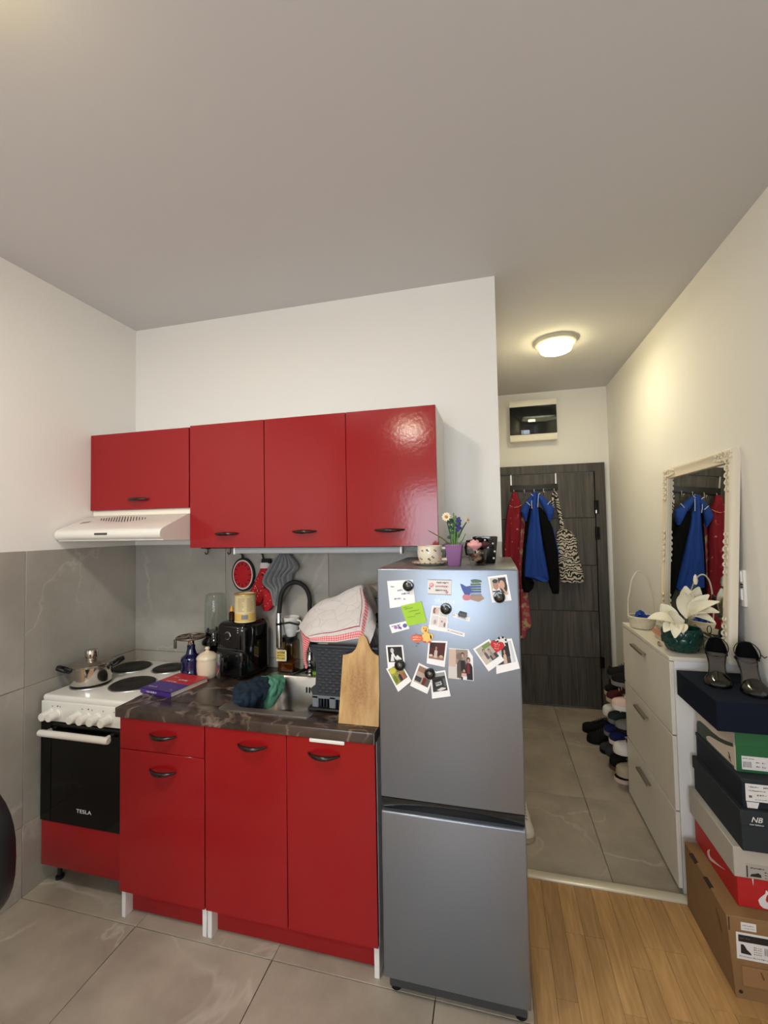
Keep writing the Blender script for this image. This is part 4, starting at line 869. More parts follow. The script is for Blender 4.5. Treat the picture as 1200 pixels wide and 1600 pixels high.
paper('paper_slip', 'narrow white paper slip held by a small dark magnet', 'slip', [(1.904, 1.298), (1.962, 1.285), (1.960, 1.270), (1.901, 1.285)], prints=lines((150, 146, 150), [(.08, .3, .1, .4, 2), (.3, .55, .5, .2, 7)]))
paper('paper_slip', 'narrow white paper slip stuck beside the yellow duckling magnet', 'slip', [(1.886, 1.247), (1.944, 1.233), (1.941, 1.220), (1.883, 1.234)], prints=lines((170, 150, 160), [(.05, .3, .1, .4, 2), (.2, .35, .7, .3, 10)]))
t = thing('tyre_magnet', 'small dark grey ribbed magnet on the white slip', 'magnet', (1.937, FY, 1.295))
M().prism([(1.922, 1.294), (1.929, 1.305), (1.952, 1.299), (1.950, 1.286), (1.944, 1.283), (1.924, 1.288)][::-1], (0, FY, 0), X, Z, .0014, .007).build('block', mat('dark grey plastic', (70, 72, 72), .5), t)
for i in range(5): M().rbox(1.9285+i*.004, FY-.0078, 1.288-i*.0008, 1.9305+i*.004, FY-.0065, 1.300-i*.0011, .0004, 1).build('rib', mat('rib grey', (112, 114, 114), .5), t)
paper('sticker', 'small white sticker with purple and blue marks at the left edge', 'sticker', [(1.687, 1.250), (1.752, 1.267), (1.758, 1.240), (1.697, 1.222)], base=.0004, prints=[((92, 96, 160), ellp(.8, .5, .12, .25)), ((170, 120, 180), ellp(.3, .45, .1, .2)), ((70, 60, 90), [(.4, .2), (.46, .2), (.6, .8), (.52, .8)]), ((120, 100, 160), ellp(.5, .6, .1, .12))]+lines((120, 120, 150), [(.1, .2, .5, .1, 5)]))
# duckling magnet
t = thing('duckling_magnet', 'yellow duckling magnet holding an orange sign', 'magnet', (1.80, FY, 1.22))
_m = M()
_m.mi(0).prism(ellp(1.817, 1.214, .0165, .0165, 18), (0, FY, 0), X, Z, 0, .005).prism(ellp(1.811, 1.240, .0125, .0125, 18), (0, FY, 0), X, Z, 0, .006).prism(ellp(1.833, 1.218, .005, .010, 12), (0, FY, 0), X, Z, 0, .005)
_m.mi(1).prism([(1.764+.02*(1+1.0*cos(a))+.002*cos(7*a)*cos(a), 1.210+.0125*sin(a)+.0015*cos(7*a)*sin(a)) for a in [2*pi*i/28 for i in range(28)]], (0, FY, 0), X, Z, 0, .0065)
_m.mi(2).prism(ellp(1.814, 1.237, .004, .0035, 10), (0, FY, 0), X, Z, .005, .0085)
_m.mi(3).prism(ellp(1.808, 1.244, .0016, .002, 8), (0, FY, 0), X, Z, .005, .007).prism(ellp(1.816, 1.2435, .0016, .002, 8), (0, FY, 0), X, Z, .005, .007)
_m.mi(2).prism(ellp(1.81, 1.199, .006, .003, 10), (0, FY, 0), X, Z, 0, .006).prism(ellp(1.826, 1.199, .006, .003, 10), (0, FY, 0), X, Z, 0, .006)
_m.mi(4)
for r_ in range(2): scribble(_m, (1.770, FY, 1.2115-r_*.008), X, Z, .028, .005, 6, .0068)
_m.build('duckling', [mat('duck yellow', (234, 196, 112), .5), mat('sign orange', (222, 104, 70), .5), mat('beak orange', (206, 84, 40), .5), mat('ink black', (22, 20, 20), .5), mat('sign print', (244, 206, 186), .5)], t)
def poly_photo(label, quad, base, prints, name='instant_photo'): return paper(name, label, 'photo', quad, base=base, prints=[((60, 56, 54), pol)]+prints)
poly_photo('black and white instant photo of a man at the left fridge edge', [(1.674, 1.180), (1.734, 1.184), (1.741, 1.111), (1.680, 1.105)], .0004,
           [((30, 30, 30), pol)]+[(WHT, [(.2, .72), (.28, .4), (.42, .36), (.5, .55), (.62, .44), (.85, .62), (.8, .72)]), ((196, 194, 192), ellp(.34, .24, .1, .12)), (BLK, [(.4, .5), (.5, .45), (.56, .75), (.42, .75)]), ((20, 20, 20), R4(.6, .08, .9, .3)), (WHT, [(.3, .3), (.4, .32), (.55, .6), (.5, .66)])])
poly_photo('instant photo of people among yellow-green foliage, lower left', [(1.674, 1.101), (1.724, 1.131), (1.762, 1.066), (1.715, 1.026)], .0022,
           [((150, 150, 70), pol), ((196, 190, 80), ellp(.3, .2, .2, .12)), ((110, 124, 40), ellp(.22, .55, .12, .16)), ((120, 96, 80), R4(.4, .5, .9, .75)), ((188, 196, 110), ellp(.75, .18, .15, .1))]+person(.55, .3, .085, BLK, SK, (36, 32, 34))+person(.72, .32, .08, (90, 60, 40), SK, (178, 92, 78)))
poly_photo('instant photo of a person in a dark red top, lower middle left', [(1.787, 1.127), (1.844, 1.103), (1.814, 1.026), (1.756, 1.049)], .0004,
           [((176, 160, 146), pol), ((150, 116, 96), R4(.1, .08, .5, .3)), ((50, 56, 62), R4(.1, .5, .45, .7)), ((92, 84, 80), R4(.5, .45, .9, .75))]+person(.62, .28, .09, (40, 26, 22), SK, (110, 28, 34)))
poly_photo('black and white instant photo lowest of the cluster', [(1.825, 1.098), (1.876, 1.109), (1.892, 1.025), (1.830, 1.012)], .0022,
           [((44, 48, 52), pol), ((150, 154, 156), R4(.1, .08, .9, .2)), ((26, 28, 30), [(.14, .3), (.66, .24), (.8, .55), (.2, .62)]), ((170, 174, 176), [(.26, .42), (.62, .38), (.66, .52), (.3, .56)]), ((206, 206, 206), [(.3, .7), (.6, .62), (.85, .66), (.8, .7), (.5, .75)]), ((90, 94, 98), R4(.75, .3, .9, .6))]+lines((60, 64, 66), [(.28, .44, .3, .05, 6)]))
poly_photo('instant photo with a deep red background in the middle of the fridge door', [(1.822, 1.203), (1.886, 1.204), (1.874, 1.118), (1.814, 1.127)], .0004,
           [((74, 20, 22), pol), ((150, 110, 90), R4(.1, .62, .9, .76)), ((214, 196, 180), ellp(.2, .62, .09, .05)), ((196, 170, 140), ellp(.75, .62, .1, .06)), ((40, 16, 18), R4(.1, .08, .35, .3))]+person(.45, .2, .1, (36, 24, 22), SK2, (196, 180, 166)))
t = paper('family_photo', 'cut-out photo of a family standing in winter coats', 'photo', [(1.890, 1.181), (1.966, 1.180), (1.968, 1.079), (1.885, 1.083)], base=.0004, outline=[(1.890, 1.181), (1.953, 1.180), (1.967, 1.158), (1.968, 1.079), (1.885, 1.083)],
      prints=[((200, 176, 160), R4(0.0, .02, .32, 1)), ((150, 134, 124), R4(.3, .02, .80, .5)), ((206, 200, 198), R4(.0, .6, .4, 1)), ((120, 104, 96), ellp(.45, .25, .14, .12)), ((168, 160, 152), R4(.42, .55, .55, 1))]
      +[((84, 76, 70), [(.35, .95), (.34, .5), (.42, .36), (.68, .36), (.74, .5), (.72, .95)]), ((24, 22, 26), [(.5, .38), (.66, .38), (.7, .7), (.5, .72)])]+[(BLK, ellp(.58, .19, .075, .085)), (SK, ellp(.58, .21, .055, .065))]
      +[((22, 20, 28), [(.70, .98), (.70, .52), (.76, .44), (.90, .44), (.97, .55), (.97, .98)]), ((116, 26, 44), [(.74, .48), (.86, .46), (.86, .78), (.76, .78)]), (BLK, ellp(.82, .34, .075, .09)), (SK, ellp(.82, .36, .05, .062))]
      +[((214, 160, 160), [(.52, .9), (.54, .78), (.72, .78), (.74, .9)]), ((60, 40, 30), ellp(.63, .68, .05, .06)), (SK, ellp(.63, .70, .04, .045)), (WHT, R4(.56, .88, .74, .99)), ((40, 46, 70), R4(.52, .9, .58, 1))])
poly_photo('tilted instant photo left of the red heart magnet', [(1.968, 1.183), (2.020, 1.218), (2.066, 1.152), (2.016, 1.113)], .0022,
           [((176, 170, 160), pol), ((120, 140, 80), R4(.45, .08, .9, .24)), ((60, 56, 58), R4(.5, .55, .9, .76)), ((196, 186, 172), R4(.1, .4, .35, .75))]+person(.4, .2, .085, (54, 36, 30), SK, (92, 84, 88))+person(.66, .3, .085, BLK, SK, (150, 130, 120)))
poly_photo('instant photo with a pale blue edge behind the red heart magnet', [(2.040, 1.215), (2.091, 1.222), (2.113, 1.128), (2.040, 1.106)], .0004,
           [((196, 206, 212), pol), ((28, 26, 28), R4(.3, .1, .72, .55)), ((70, 60, 58), R4(.1, .55, .7, .76)), (WHT, R4(.72, .1, .8, .75))]+person(.45, .3, .09, (40, 26, 22), SK, (198, 170, 150)))
# heart magnet
t = thing('heart_magnet', 'red heart magnet with small pale lettering over two photos', 'magnet', (2.045, FY, 1.195))
hp = []
for i in range(40):
    a = 2*pi*i/40; hx, hz = 16*sin(a)**3, 13*cos(a)-5*cos(2*a)-2*cos(3*a)-cos(4*a)
    k = .00135; ca, sa = cos(R(-8)), sin(R(-8)); hp.append((2.045+k*(hx*ca-hz*sa), 1.196+k*(hx*sa+hz*ca)))
M().prism(hp, (0, FY, 0), X, Z, .002, .009).build('heart', mat('heart red', (190, 26, 30), .35), t)
_m = M()
for r_ in range(3): scribble(_m, (2.034+.001*r_, FY, 1.203-r_*.007), (cos(R(-12)), 0, sin(R(-12))), (-sin(R(-12)), 0, cos(R(-12))), .02-.003*r_, .004, 5, .0093)
_m.build('lettering', mat('heart print', (236, 180, 176), .5), t)
t = thing('ring_magnet', 'small black and white beaded ring magnet above the red heart', 'magnet', (2.062, FY, 1.213))
_m = M()
for i in range(14):
    a = 2*pi*i/14; _m.mi(i % 2).ell((2.060+.0135*cos(a), FY-.0045, 1.211+.0135*sin(a)), .0034, .003, .0034, 8, 5)
_m.mi(0).prism(ellp(2.060, 1.211, .011, .011, 18), (0, FY, 0), X, Z, .002, .004)
_m.build('beads', [mat('bead white', (226, 226, 222), .4), mat('bead black', (30, 30, 30), .4)], t)
mag_lab = ['round black knob magnet on the white handwritten note', 'round black knob magnet on the photo of the couple', 'round black knob magnet on the pale photo strip', 'round black knob magnet on the black and white photo of a man', 'round black knob magnet between the two lower middle photos']
for lab, (a, b) in zip(mag_lab, ((1.757, 1.385), (2.056, 1.353), (1.883, 1.311), (1.723, 1.117), (1.825, 1.094))):
    t = thing('knob_magnet', lab, 'magnet', (a, FY, b), group='black knob magnets on the fridge')
    M().lathe([(0.0, .0032), (.0185, .0032), (.019, .007), (.017, .012), (.0125, .0125), (.0115, .0095), (0, .0095)], (a, FY, b), 32, 'y').build('ring', m_blackgloss, t)
    M().lathe([(.0112, .0094), (.0105, .012), (.006, .015), (0, .016)], (a, FY, b), 24, 'y').build('centre', mat('dark pewter', (96, 98, 96), .25, .9), t)
_m = M(); scribble(_m, (1.781, FY, 1.188), X, Z, .012, .007, 4, .0006); scribble(_m, (1.779, FY, 1.180), X, Z, .008, .006, 3, .0006)
_m.build('pen_marks', mat('pen ink', (96, 100, 108), .6), fridge)

# --- on top of the fridge
ZF = 1.4436
t = thing('saucer', 'cream saucer with a spotted rim under the flowered cup', 'saucer', (1.812, -.51, ZF))
c = (1.812, -.51, ZF)
M().lathe([(0, 0), (.045, 0), (.05, .003), (.068, .010), (.0685, .0125), (.048, .007), (0, .005)], c, 36).build('dish', mat('cream china', (222, 212, 190), .25, coat=.4), t)
_m = M()
for i in range(22): a = 2*pi*i/22; _m.ell((c[0]+.0655*cos(a), c[1]+.0655*sin(a), c[2]+.0105), .0042, .0042, .0026, 8, 4)
_m.build('rim_spots', mat('brown glaze', (120, 72, 52), .4), t)
t = thing('cup', 'cream cup with small painted flowers on a saucer on the fridge', 'cup', (1.812, -.51, ZF+.006))
c = (1.812, -.51, ZF+.0065)
M().lathe([(0, .0), (.034, .0), (.037, .004), (.0455, .022), (.047, .04), (.0455, .058), (.0465, .064), (.0445, .0645), (.043, .056), (.044, .035), (.034, .008), (0, .006)], c, 40).build('body', MATS['cream china'], t)
M().rbox(c[0]+.040, c[1]-.006, c[2]+.05, c[0]+.068, c[1]+.006, c[2]+.0595, .004, 2).rbox(c[0]+.040, c[1]-.006, c[2]+.009, c[0]+.068, c[1]+.006, c[2]+.0195, .004, 2).rbox(c[0]+.060, c[1]-.006, c[2]+.009, c[0]+.0695, c[1]+.006, c[2]+.0595, .004, 2).build('handle', MATS['cream china'], t)
_m = M()
for a, z_, k_ in ((-118, .048, 0), (-62, .05, 0), (-88, .018, 1), (-95, .05, 1), (-130, .02, 0), (-35, .02, 0), (-20, .045, 1), (-72, .026, 0)):
    px_, py_ = c[0]+.0468*cos(R(a)), c[1]+.0468*sin(R(a)); _m.mi(k_).ell((px_, py_, c[2]+z_), .0042, .0028, .0036, 8, 4); _m.mi(1).ell((px_+.005, py_, c[2]+z_-.004), .003, .0022, .0024, 6, 4)
_m.build('painted_flowers', [mat('flower glaze', (176, 116, 96), .4), mat('leaf glaze', (92, 72, 52), .4)], t)
# flower pot
t = thing('flower_pot', 'small violet pot of artificial daisies on the fridge', 'flower pot', (1.905, -.55, ZF))
c = (1.905, -.55, ZF)
def sqring(w, z_): return [(c[0]+p[0], c[1]+p[1], c[2]+z_) for p in rrect(-w, -w, w, w, w*.35, 2)]
M().loft([sqring(.021, 0), sqring(.022, .002), sqring(.031, .072), sqring(.0325, .073), sqring(.0325, .077), sqring(.029, .077), sqring(.028, .068)]).build('pot', mat('violet plastic', (134, 90, 136), .4), t)
m_gr, m_gr2 = mat('leaf green', (86, 128, 60), .6), mat('dark leaf', (40, 74, 44), .6)
rnd = random.Random(3)
for i, (dx, dy, h, m_) in enumerate(((-.012, 0, .115, m_gr), (.0, .008, .13, m_gr), (.006, -.006, .12, m_gr), (.012, .004, .10, m_gr2), (-.018, .005, .10, m_gr2), (.018, 0, .085, m_gr))):
    M().tube([(c[0]+dx*.3, c[1]+dy*.3, c[2]+.06), (c[0]+dx*.7, c[1]+dy, c[2]+.06+h*.5), (c[0]+dx*1.3, c[1]+dy, c[2]+.06+h)], [.0035, .0028, .0022], 6).build('stem', m_, t)
M().tube([(c[0]-.005, c[1], c[2]+.068), (c[0]-.04, c[1]-.004, c[2]+.098), (c[0]-.09, c[1]-.01, c[2]+.128)], [.003, .0026, .0016], 6).build('bent_leaf', mat('olive leaf', (90, 92, 52), .6), t)
M().tube([(c[0]+.01, c[1], c[2]+.07), (c[0]+.03, c[1], c[2]+.09), (c[0]+.042, c[1], c[2]+.115)], [.003, .0025, .0015], 6).build('leaf', m_gr, t)
M().tube([(c[0]+.016, c[1], c[2]+.10), (c[0]+.03, c[1]-.002, c[2]+.13), (c[0]+.046, c[1]-.004, c[2]+.155)], [.003, .003, .002], 6).build('stem', m_gr2, t)
m_pet = mat('daisy petal', (228, 214, 190), .7); m_blue = mat('hyacinth blue', (70, 62, 132), .7)
def daisy(p, r, nrm):
    nrm = Vector(nrm).normalized(); a_ = nrm.cross(Vector((0, 0, 1))).normalized(); b_ = nrm.cross(a_)
    _m = M(); p = Vector(p)
    for i in range(11):
        a = 2*pi*i/11; d = a_*cos(a)+b_*sin(a); e = nrm.cross(d)
        base = p+d*r*.2; tip = p+d*r+nrm*.002; mid = p+d*r*.62+nrm*.004
        _m.add([base-e*.0015, base+e*.0015, mid+e*r*.2, tip, mid-e*r*.2, base-nrm*.002, mid-nrm*.0025, tip-nrm*.001], [(0, 1, 2, 4), (4, 2, 3), (0, 5, 1), (1, 5, 6, 2), (0, 4, 6, 5), (2, 6, 7, 3), (4, 3, 7, 6)])
    f = _m.build('daisy', m_pet, t); M().ell(p+nrm*.004, r*.28, r*.28, r*.28, 10, 6).build('daisy_eye', mat('daisy eye', (196, 140, 70), .8), f)
daisy((c[0]-.023, c[1]-.012, c[2]+.175), .019, (-.3, -1, .25)); daisy((c[0]+.006, c[1]+.012, c[2]+.172), .015, (.2, .2, 1)); daisy((c[0]+.05, c[1]-.01, c[2]+.162), .014, (.9, -.4, .3))
_m = M()
for i in range(26): _m.ell((c[0]+.017+rnd.uniform(-.008, .008), c[1]+rnd.uniform(-.008, .008), c[2]+.125+i*.0018), .005, .005, .005, 7, 4)
_m.build('blue_spike', m_blue, t)
_m = M()
for i in range(16): _m.ell((c[0]+rnd.uniform(-.02, .018), c[1]+rnd.uniform(-.008, .01), c[2]+rnd.uniform(.10, .165)), .009, .004, .006, 7, 4)
_m.build('leaves', m_gr2, t)
# black spotted mug
t = thing('mug', 'square black mug with pale spots at the back of the fridge top', 'mug', (2.01, -.415, ZF))
c = (2.012, -.415, ZF)
def sq2(w, z_): return [(c[0]+p[0], c[1]+p[1], c[2]+z_) for p in rrect(-w, -w, w, w, w*.25, 3)]
M().loft([sq2(.034, 0), sq2(.036, .004), sq2(.046, .098), sq2(.046, .100), sq2(.0425, .100), sq2(.033, .01)]).build('body', m_blackgloss, t)
M().tube([(c[0]-.042, c[1]-.02, c[2]+.085), (c[0]-.066, c[1]-.025, c[2]+.083), (c[0]-.072, c[1]-.026, c[2]+.06), (c[0]-.07, c[1]-.025, c[2]+.035), (c[0]-.038, c[1]-.02, c[2]+.03)], .0058, 8).build('handle', m_blackgloss, t)
_m = M()
for dx, z_ in ((-.028, .085), (.0, .088), (.028, .075), (-.034, .05), (.034, .045), (.01, .06), (-.01, .04), (.03, .02)):
    yo = -.0355-.0102*z_/.1; _m.ell((c[0]+dx, c[1]+yo, c[2]+z_), .004, .0018, .004, 8, 4)
_m.build('spots', mat('pale spot', (206, 206, 200), .5), t)
# glass of potpourri with a pink rose
t = thing('glass_tumbler', 'small footed glass filled with brown potpourri on the fridge', 'glass', (1.985, -.52, ZF))
c = (1.985, -.52, ZF)
M().lathe([(0, .0), (.036, .0), (.037, .003), (.026, .008), (.031, .016), (.0345, .05), (.0335, .058), (.032, .058), (.033, .05), (.029, .018), (0, .012)], c, 32).build('glass', m_glass, t)
_m = M()
for i in range(26): a, r_ = rnd.uniform(0, 2*pi), rnd.uniform(0, .022); _m.mi(i % 2).ell((c[0]+r_*cos(a), c[1]+r_*sin(a), c[2]+rnd.uniform(.018, .05)), .009, .007, .006, 7, 5)
o = _m.build('potpourri', [mat('potpourri tan', (146, 112, 84), .9), mat('potpourri brown', (92, 46, 42), .9)], t); o['kind'] = 'stuff'
t = thing('rose', 'pink artificial rose with a dark red one resting in the small glass', 'flower', (1.985, -.53, ZF+.06))
def rose(cc, r, m_, nm):
    _m = M(); cc = Vector(cc)
    for ly, (n_, k_, h_) in enumerate(((3, .35, .9), (4, .65, .75), (5, 1.0, .5))):
        for i in range(n_):
            a = 2*pi*(i+.4*ly)/n_
            P = []
            for v_ in range(4):
                row = []
                for u_ in range(4):
                    aa = a+(u_-1.5)*(.55 if ly < 2 else .45); rr_ = r*k_*(.35+.65*sin(pi*.72*v_/3)); row.append(cc+Vector((rr_*cos(aa), rr_*sin(aa)*.9, r*(-.4+(h_+.4)*v_/3-(.12*v_/3 if u_ in (0, 3) else 0)))))
                P.append(row)
            _m.sheet(P, 6, 6, .0012)
    _m.ell(cc+Vector((0, 0, -r*.2)), r*.4, r*.4, r*.5, 10, 6); _m.build(nm, m_, t)
rose((1.977, -.545, ZF+.069), .026, mat('pink petal', (222, 160, 158), .7), 'pink_bloom'); rose((2.012, -.525, ZF+.07), .018, mat('dark red petal', (66, 26, 36), .7), 'dark_bloom')

# ================================================================== HALLWAY
# over-door hook rack
t = rack = thing('over_door_hooks', 'dark over-door hook bar on the entrance door', 'hook rack', (2.406, 1.95, 1.88))
M().rbox(2.205, 1.944, 1.893, 2.608, 1.956, 1.948, .002).build('bar', mat('hook bar', (30, 28, 27), .4), t)
for xx in (2.208, 2.588):
    M().box(xx, 1.957, 1.90, xx+.012, 1.9605, 2.046).box(xx, 1.957, 2.041, xx+.012, 1.99, 2.046).build('strap', m_steel, t)
for xx in (2.235, 2.325, 2.408, 2.487, 2.575):
    M().tube([(xx, 1.946, 1.905), (xx, 1.935, 1.875), (xx, 1.915, 1.852), (xx, 1.90, 1.858), (xx, 1.895, 1.872)], .005, 8).ell((xx, 1.895, 1.874), .007, .007, .007, 10, 6).build('hook', m_chrome, t)
# red garments
t = thing('red_dress', 'long red floral dress hanging on the leftmost hook of the door', 'dress', (2.235, 1.9, 1.86))
_m = M(); _m.drape([(1.885, 2.222, 2.256), (1.85, 2.212, 2.268), (1.77, 2.185, 2.292), (1.67, 2.165, 2.292), (1.55, 2.15, 2.285), (1.40, 2.135, 2.27), (1.26, 2.125, 2.262), (1.05, 2.12, 2.268), (.80, 2.13, 2.27), (.62, 2.15, 2.265)], 1.905, .045, .008, 120, 40)
def floral(name, c1, c2, c3, scale, cut=.62):
    m = bpy.data.materials.new(name); m.use_nodes = True; nt = m.node_tree; b = nt.nodes['Principled BSDF']; N = nt.nodes.new; L = nt.links.new
    tc = N('ShaderNodeTexCoord'); v = N('ShaderNodeTexNoise'); v.inputs['Scale'].default_value = scale; v.inputs['Detail'].default_value = 3; L(tc.outputs['Object'], v.inputs['Vector'])
    cr = N('ShaderNodeValToRGB'); e = cr.color_ramp.elements; e[0].position = cut-.03; e[0].color = lin(c1); e[1].position = cut+.01; e[1].color = lin(c2); k = e.new(cut+.09); k.color = lin(c3); L(v.outputs['Fac'], cr.inputs[0])
    L(cr.outputs[0], b.inputs['Base Color']); b.inputs['Roughness'].default_value = .85; MATS[name] = m
    return m
_m.build('cloth', floral('red floral cloth', (134, 12, 36), (176, 84, 90), (200, 160, 140), 30, .67), t)
M().tube([(2.19+.0085*i, 1.868-.012*sin(pi*i/12), 1.765-.02*sin(pi*i/12)) for i in range(13)], .0025, 6).build('piping', mat('gold piping', (206, 160, 110), .6), t)
t = thing('pink_robe', 'long pink patterned robe hanging behind the blue jacket', 'robe', (2.29, 1.93, 1.7))
_m = M(); _m.drape([(1.72, 2.262, 2.305), (1.60, 2.255, 2.325), (1.45, 2.25, 2.312), (1.25, 2.245, 2.31), (1.05, 2.24, 2.325), (.90, 2.238, 2.335), (.72, 2.237, 2.352), (.68, 2.236, 2.345), (.655, 2.235, 2.31), (.60, 2.236, 2.30), (.585, 2.238, 2.29)], 1.949, .014, .004, 130, 36)
_m.build('cloth', floral('pink floral cloth', (176, 72, 88), (170, 120, 108), (206, 172, 136), 24, .56), t)
# blue and black jacket
m_jb, m_jk = mat('royal blue cloth', (16, 62, 150), .75, bump=(40, .1)), mat('black cloth', (11, 12, 15), .9, bump=(40, .1), spec=.15)
m_pip = mat('white piping', (206, 216, 232), .6)
t = thing('jacket', 'royal blue and black sports jacket with white piping hanging mid-door', 'jacket', (2.41, 1.89, 1.86))
_m = M(); _m.drape([(1.872, 2.387, 2.427), (1.83, 2.38, 2.436), (1.74, 2.372, 2.432), (1.60, 2.352, 2.44), (1.40, 2.322, 2.462), (1.25, 2.307, 2.485), (1.14, 2.30, 2.50), (1.115, 2.37, 2.50), (1.095, 2.43, 2.49)], 1.872, .045, .010, 75, 44); _m.build('body', m_jb, t)
_m = M(); _m.drape([(1.86, 2.383, 2.396), (1.80, 2.335, 2.385), (1.76, 2.305, 2.366), (1.71, 2.282, 2.352), (1.66, 2.30, 2.34), (1.62, 2.318, 2.332)], 1.86, .036, .003, 90, 28); _m.build('shoulder', m_jb, t)
_m = M(); _m.drape([(1.868, 2.418, 2.432), (1.83, 2.425, 2.475), (1.78, 2.442, 2.52), (1.73, 2.47, 2.56), (1.68, 2.49, 2.552), (1.62, 2.51, 2.532)], 1.855, .036, .003, 90, 28); _m.build('shoulder', m_jb, t)
_m = M(); _m.drape([(1.73, 2.345, 2.372), (1.62, 2.325, 2.372), (1.45, 2.305, 2.345), (1.30, 2.288, 2.33), (1.16, 2.278, 2.34), (1.08, 2.276, 2.382), (1.03, 2.282, 2.37), (1.0, 2.29, 2.34)], 1.90, .035, .005, 80, 36); _m.build('sleeve', m_jk, t)
_m = M(); _m.drape([(1.74, 2.428, 2.45), (1.68, 2.428, 2.50), (1.56, 2.442, 2.545), (1.36, 2.462, 2.582), (1.20, 2.475, 2.585), (1.08, 2.50, 2.584), (1.02, 2.52, 2.582), (.993, 2.527, 2.578)], 1.888, .04, .005, 80, 36); _m.build('sleeve', m_jk, t)
_m = M(); _m.drape([(1.56, 2.545, 2.553), (1.45, 2.555, 2.575), (1.36, 2.572, 2.59), (1.28, 2.578, 2.588)], 1.90, .02); _m.build('side_stripe', m_jb, t)
for P in ([(2.332, 1.826, 1.79), (2.345, 1.822, 1.775), (2.362, 1.822, 1.757)], [(2.502, 1.818, 1.76), (2.518, 1.816, 1.778), (2.532, 1.82, 1.792)], [(2.432, 1.826, 1.84), (2.428, 1.826, 1.80), (2.424, 1.826, 1.74)], [(2.376, 1.828, 1.80), (2.374, 1.828, 1.77), (2.376, 1.828, 1.73)], [(2.37, 1.822, 1.855), (2.38, 1.82, 1.848), (2.388, 1.82, 1.838)], [(2.43, 1.82, 1.845), (2.438, 1.818, 1.853), (2.446, 1.82, 1.86)]):
    M().tube(P, .0028, 6).build('piping', m_pip, t)
# zebra bag
t = thing('tote_bag', 'black and white zebra print tote bag hanging on the rightmost hook', 'bag', (2.66, 1.93, 1.08))
m_zeb = striped('zebra cloth', (16, 15, 15), (200, 190, 176), 11, 14, 2.5, .5, .85, (1.6, 1.0, 1.0))
_m = M(); _m.drape([(1.545, 2.607, 2.657), (1.525, 2.585, 2.70), (1.46, 2.578, 2.744), (1.37, 2.58, 2.742), (1.25, 2.588, 2.768), (1.14, 2.597, 2.792), (1.095, 2.60, 2.788), (1.085, 2.625, 2.77)], 1.925, .032, .006, 60, 40); _m.build('bag', m_zeb, t)
M().tube([(2.562, 1.905, 1.70), (2.556, 1.90, 1.78), (2.56, 1.895, 1.855), (2.574, 1.893, 1.872), (2.585, 1.90, 1.85), (2.598, 1.905, 1.76), (2.615, 1.91, 1.66), (2.63, 1.915, 1.55)], [.010, .010, .010, .012, .014, .015, .017, .018], 10).build('strap', m_zeb, t)

# shoe cabinet
CXF = 2.772
t = thing('shoe_cabinet', 'slim white shoe cabinet with three flap doors along the right wall', 'cabinet', (2.9, .38, 0))
m_cab = mat('shoe cabinet white', (218, 212, 200), .4)
M().rbox(CXF+.018, .032, .0, 3.034, .05, .983, .001, 1).rbox(CXF+.018, .712, .0, 3.034, .73, .983, .001, 1).rbox(CXF+.018, .05, .01, 3.034, .712, .03, .001, 1).box(3.02, .05, .03, 3.03, .712, .98).rbox(CXF+.035, .05, .0, CXF+.05, .712, .06, .001, 1).build('carcass', m_whitemel, t)
M().rbox(CXF-.002, .03, .983, 3.036, .732, 1.0, .0015, 1).build('top', m_cab, t)
for z0, z1, hz, hy0, hy1 in ((.022, .340, .278, .332, .505), (.346, .660, .606, .332, .505), (.666, .979, .925, .331, .526)):
    d = M().rbox(CXF, .033, z0, CXF+.017, .729, z1, .0015, 1).build('flap_door', m_cab, t)
    M().rbox(CXF-.020, hy0, hz, CXF-.0005, hy1, hz+.003, .001, 1).rbox(CXF-.022, hy0, hz-.007, CXF-.0195, hy1, hz+.003, .0008, 1).build('handle', mat('satin handle', (150, 142, 130), .35, .8), d)
# mirror
MO = Vector((2.968, .33, 1.0005)); MU = Vector((0, -1, 0)); MV = Vector((.050, 0, .89)).normalized(); MN = MU.cross(MV); HWm, HM = .372, .892
t = thing('mirror', 'ornate cream framed mirror leaning on the wall atop the shoe cabinet', 'mirror', MO)
m_fr = mat('antique cream frame', (222, 212, 192), .45, bump=(60, .05))
def mp(u_, v_, d): return MO+MU*u_+MV*v_+MN*d
prof = [(0, -.024), (0, .0), (.006, .010), (.012, .012), (.018, .008), (.03, .003), (.046, .003), (.052, .006), (.058, .004), (.060, -.006), (.060, -.024)]
rings = []
for p_in, dep in prof:
    a, b = HWm-p_in, p_in; rings.append([mp(-a, b, dep), mp(a, b, dep), mp(a, HM-p_in, dep), mp(-a, HM-p_in, dep)])
rings.append(rings[0])
M().loft(rings, cap=False).build('frame', m_fr, t, sharp=60)
M().prism([(-HWm+.057, .057), (HWm-.057, .057), (HWm-.057, HM-.057), (-HWm+.057, HM-.057)], MO, MU, MV, -.012, -.008).build('glass', mat('mirror silver', (232, 234, 232), .01, 1.0), t)
M().prism([(-HWm+.01, .01), (HWm-.01, .01), (HWm-.01, HM-.01), (-HWm+.01, HM-.01)], MO, MU, MV, -.024, -.014).build('back_board', mat('back board', (90, 70, 52), .8), t)
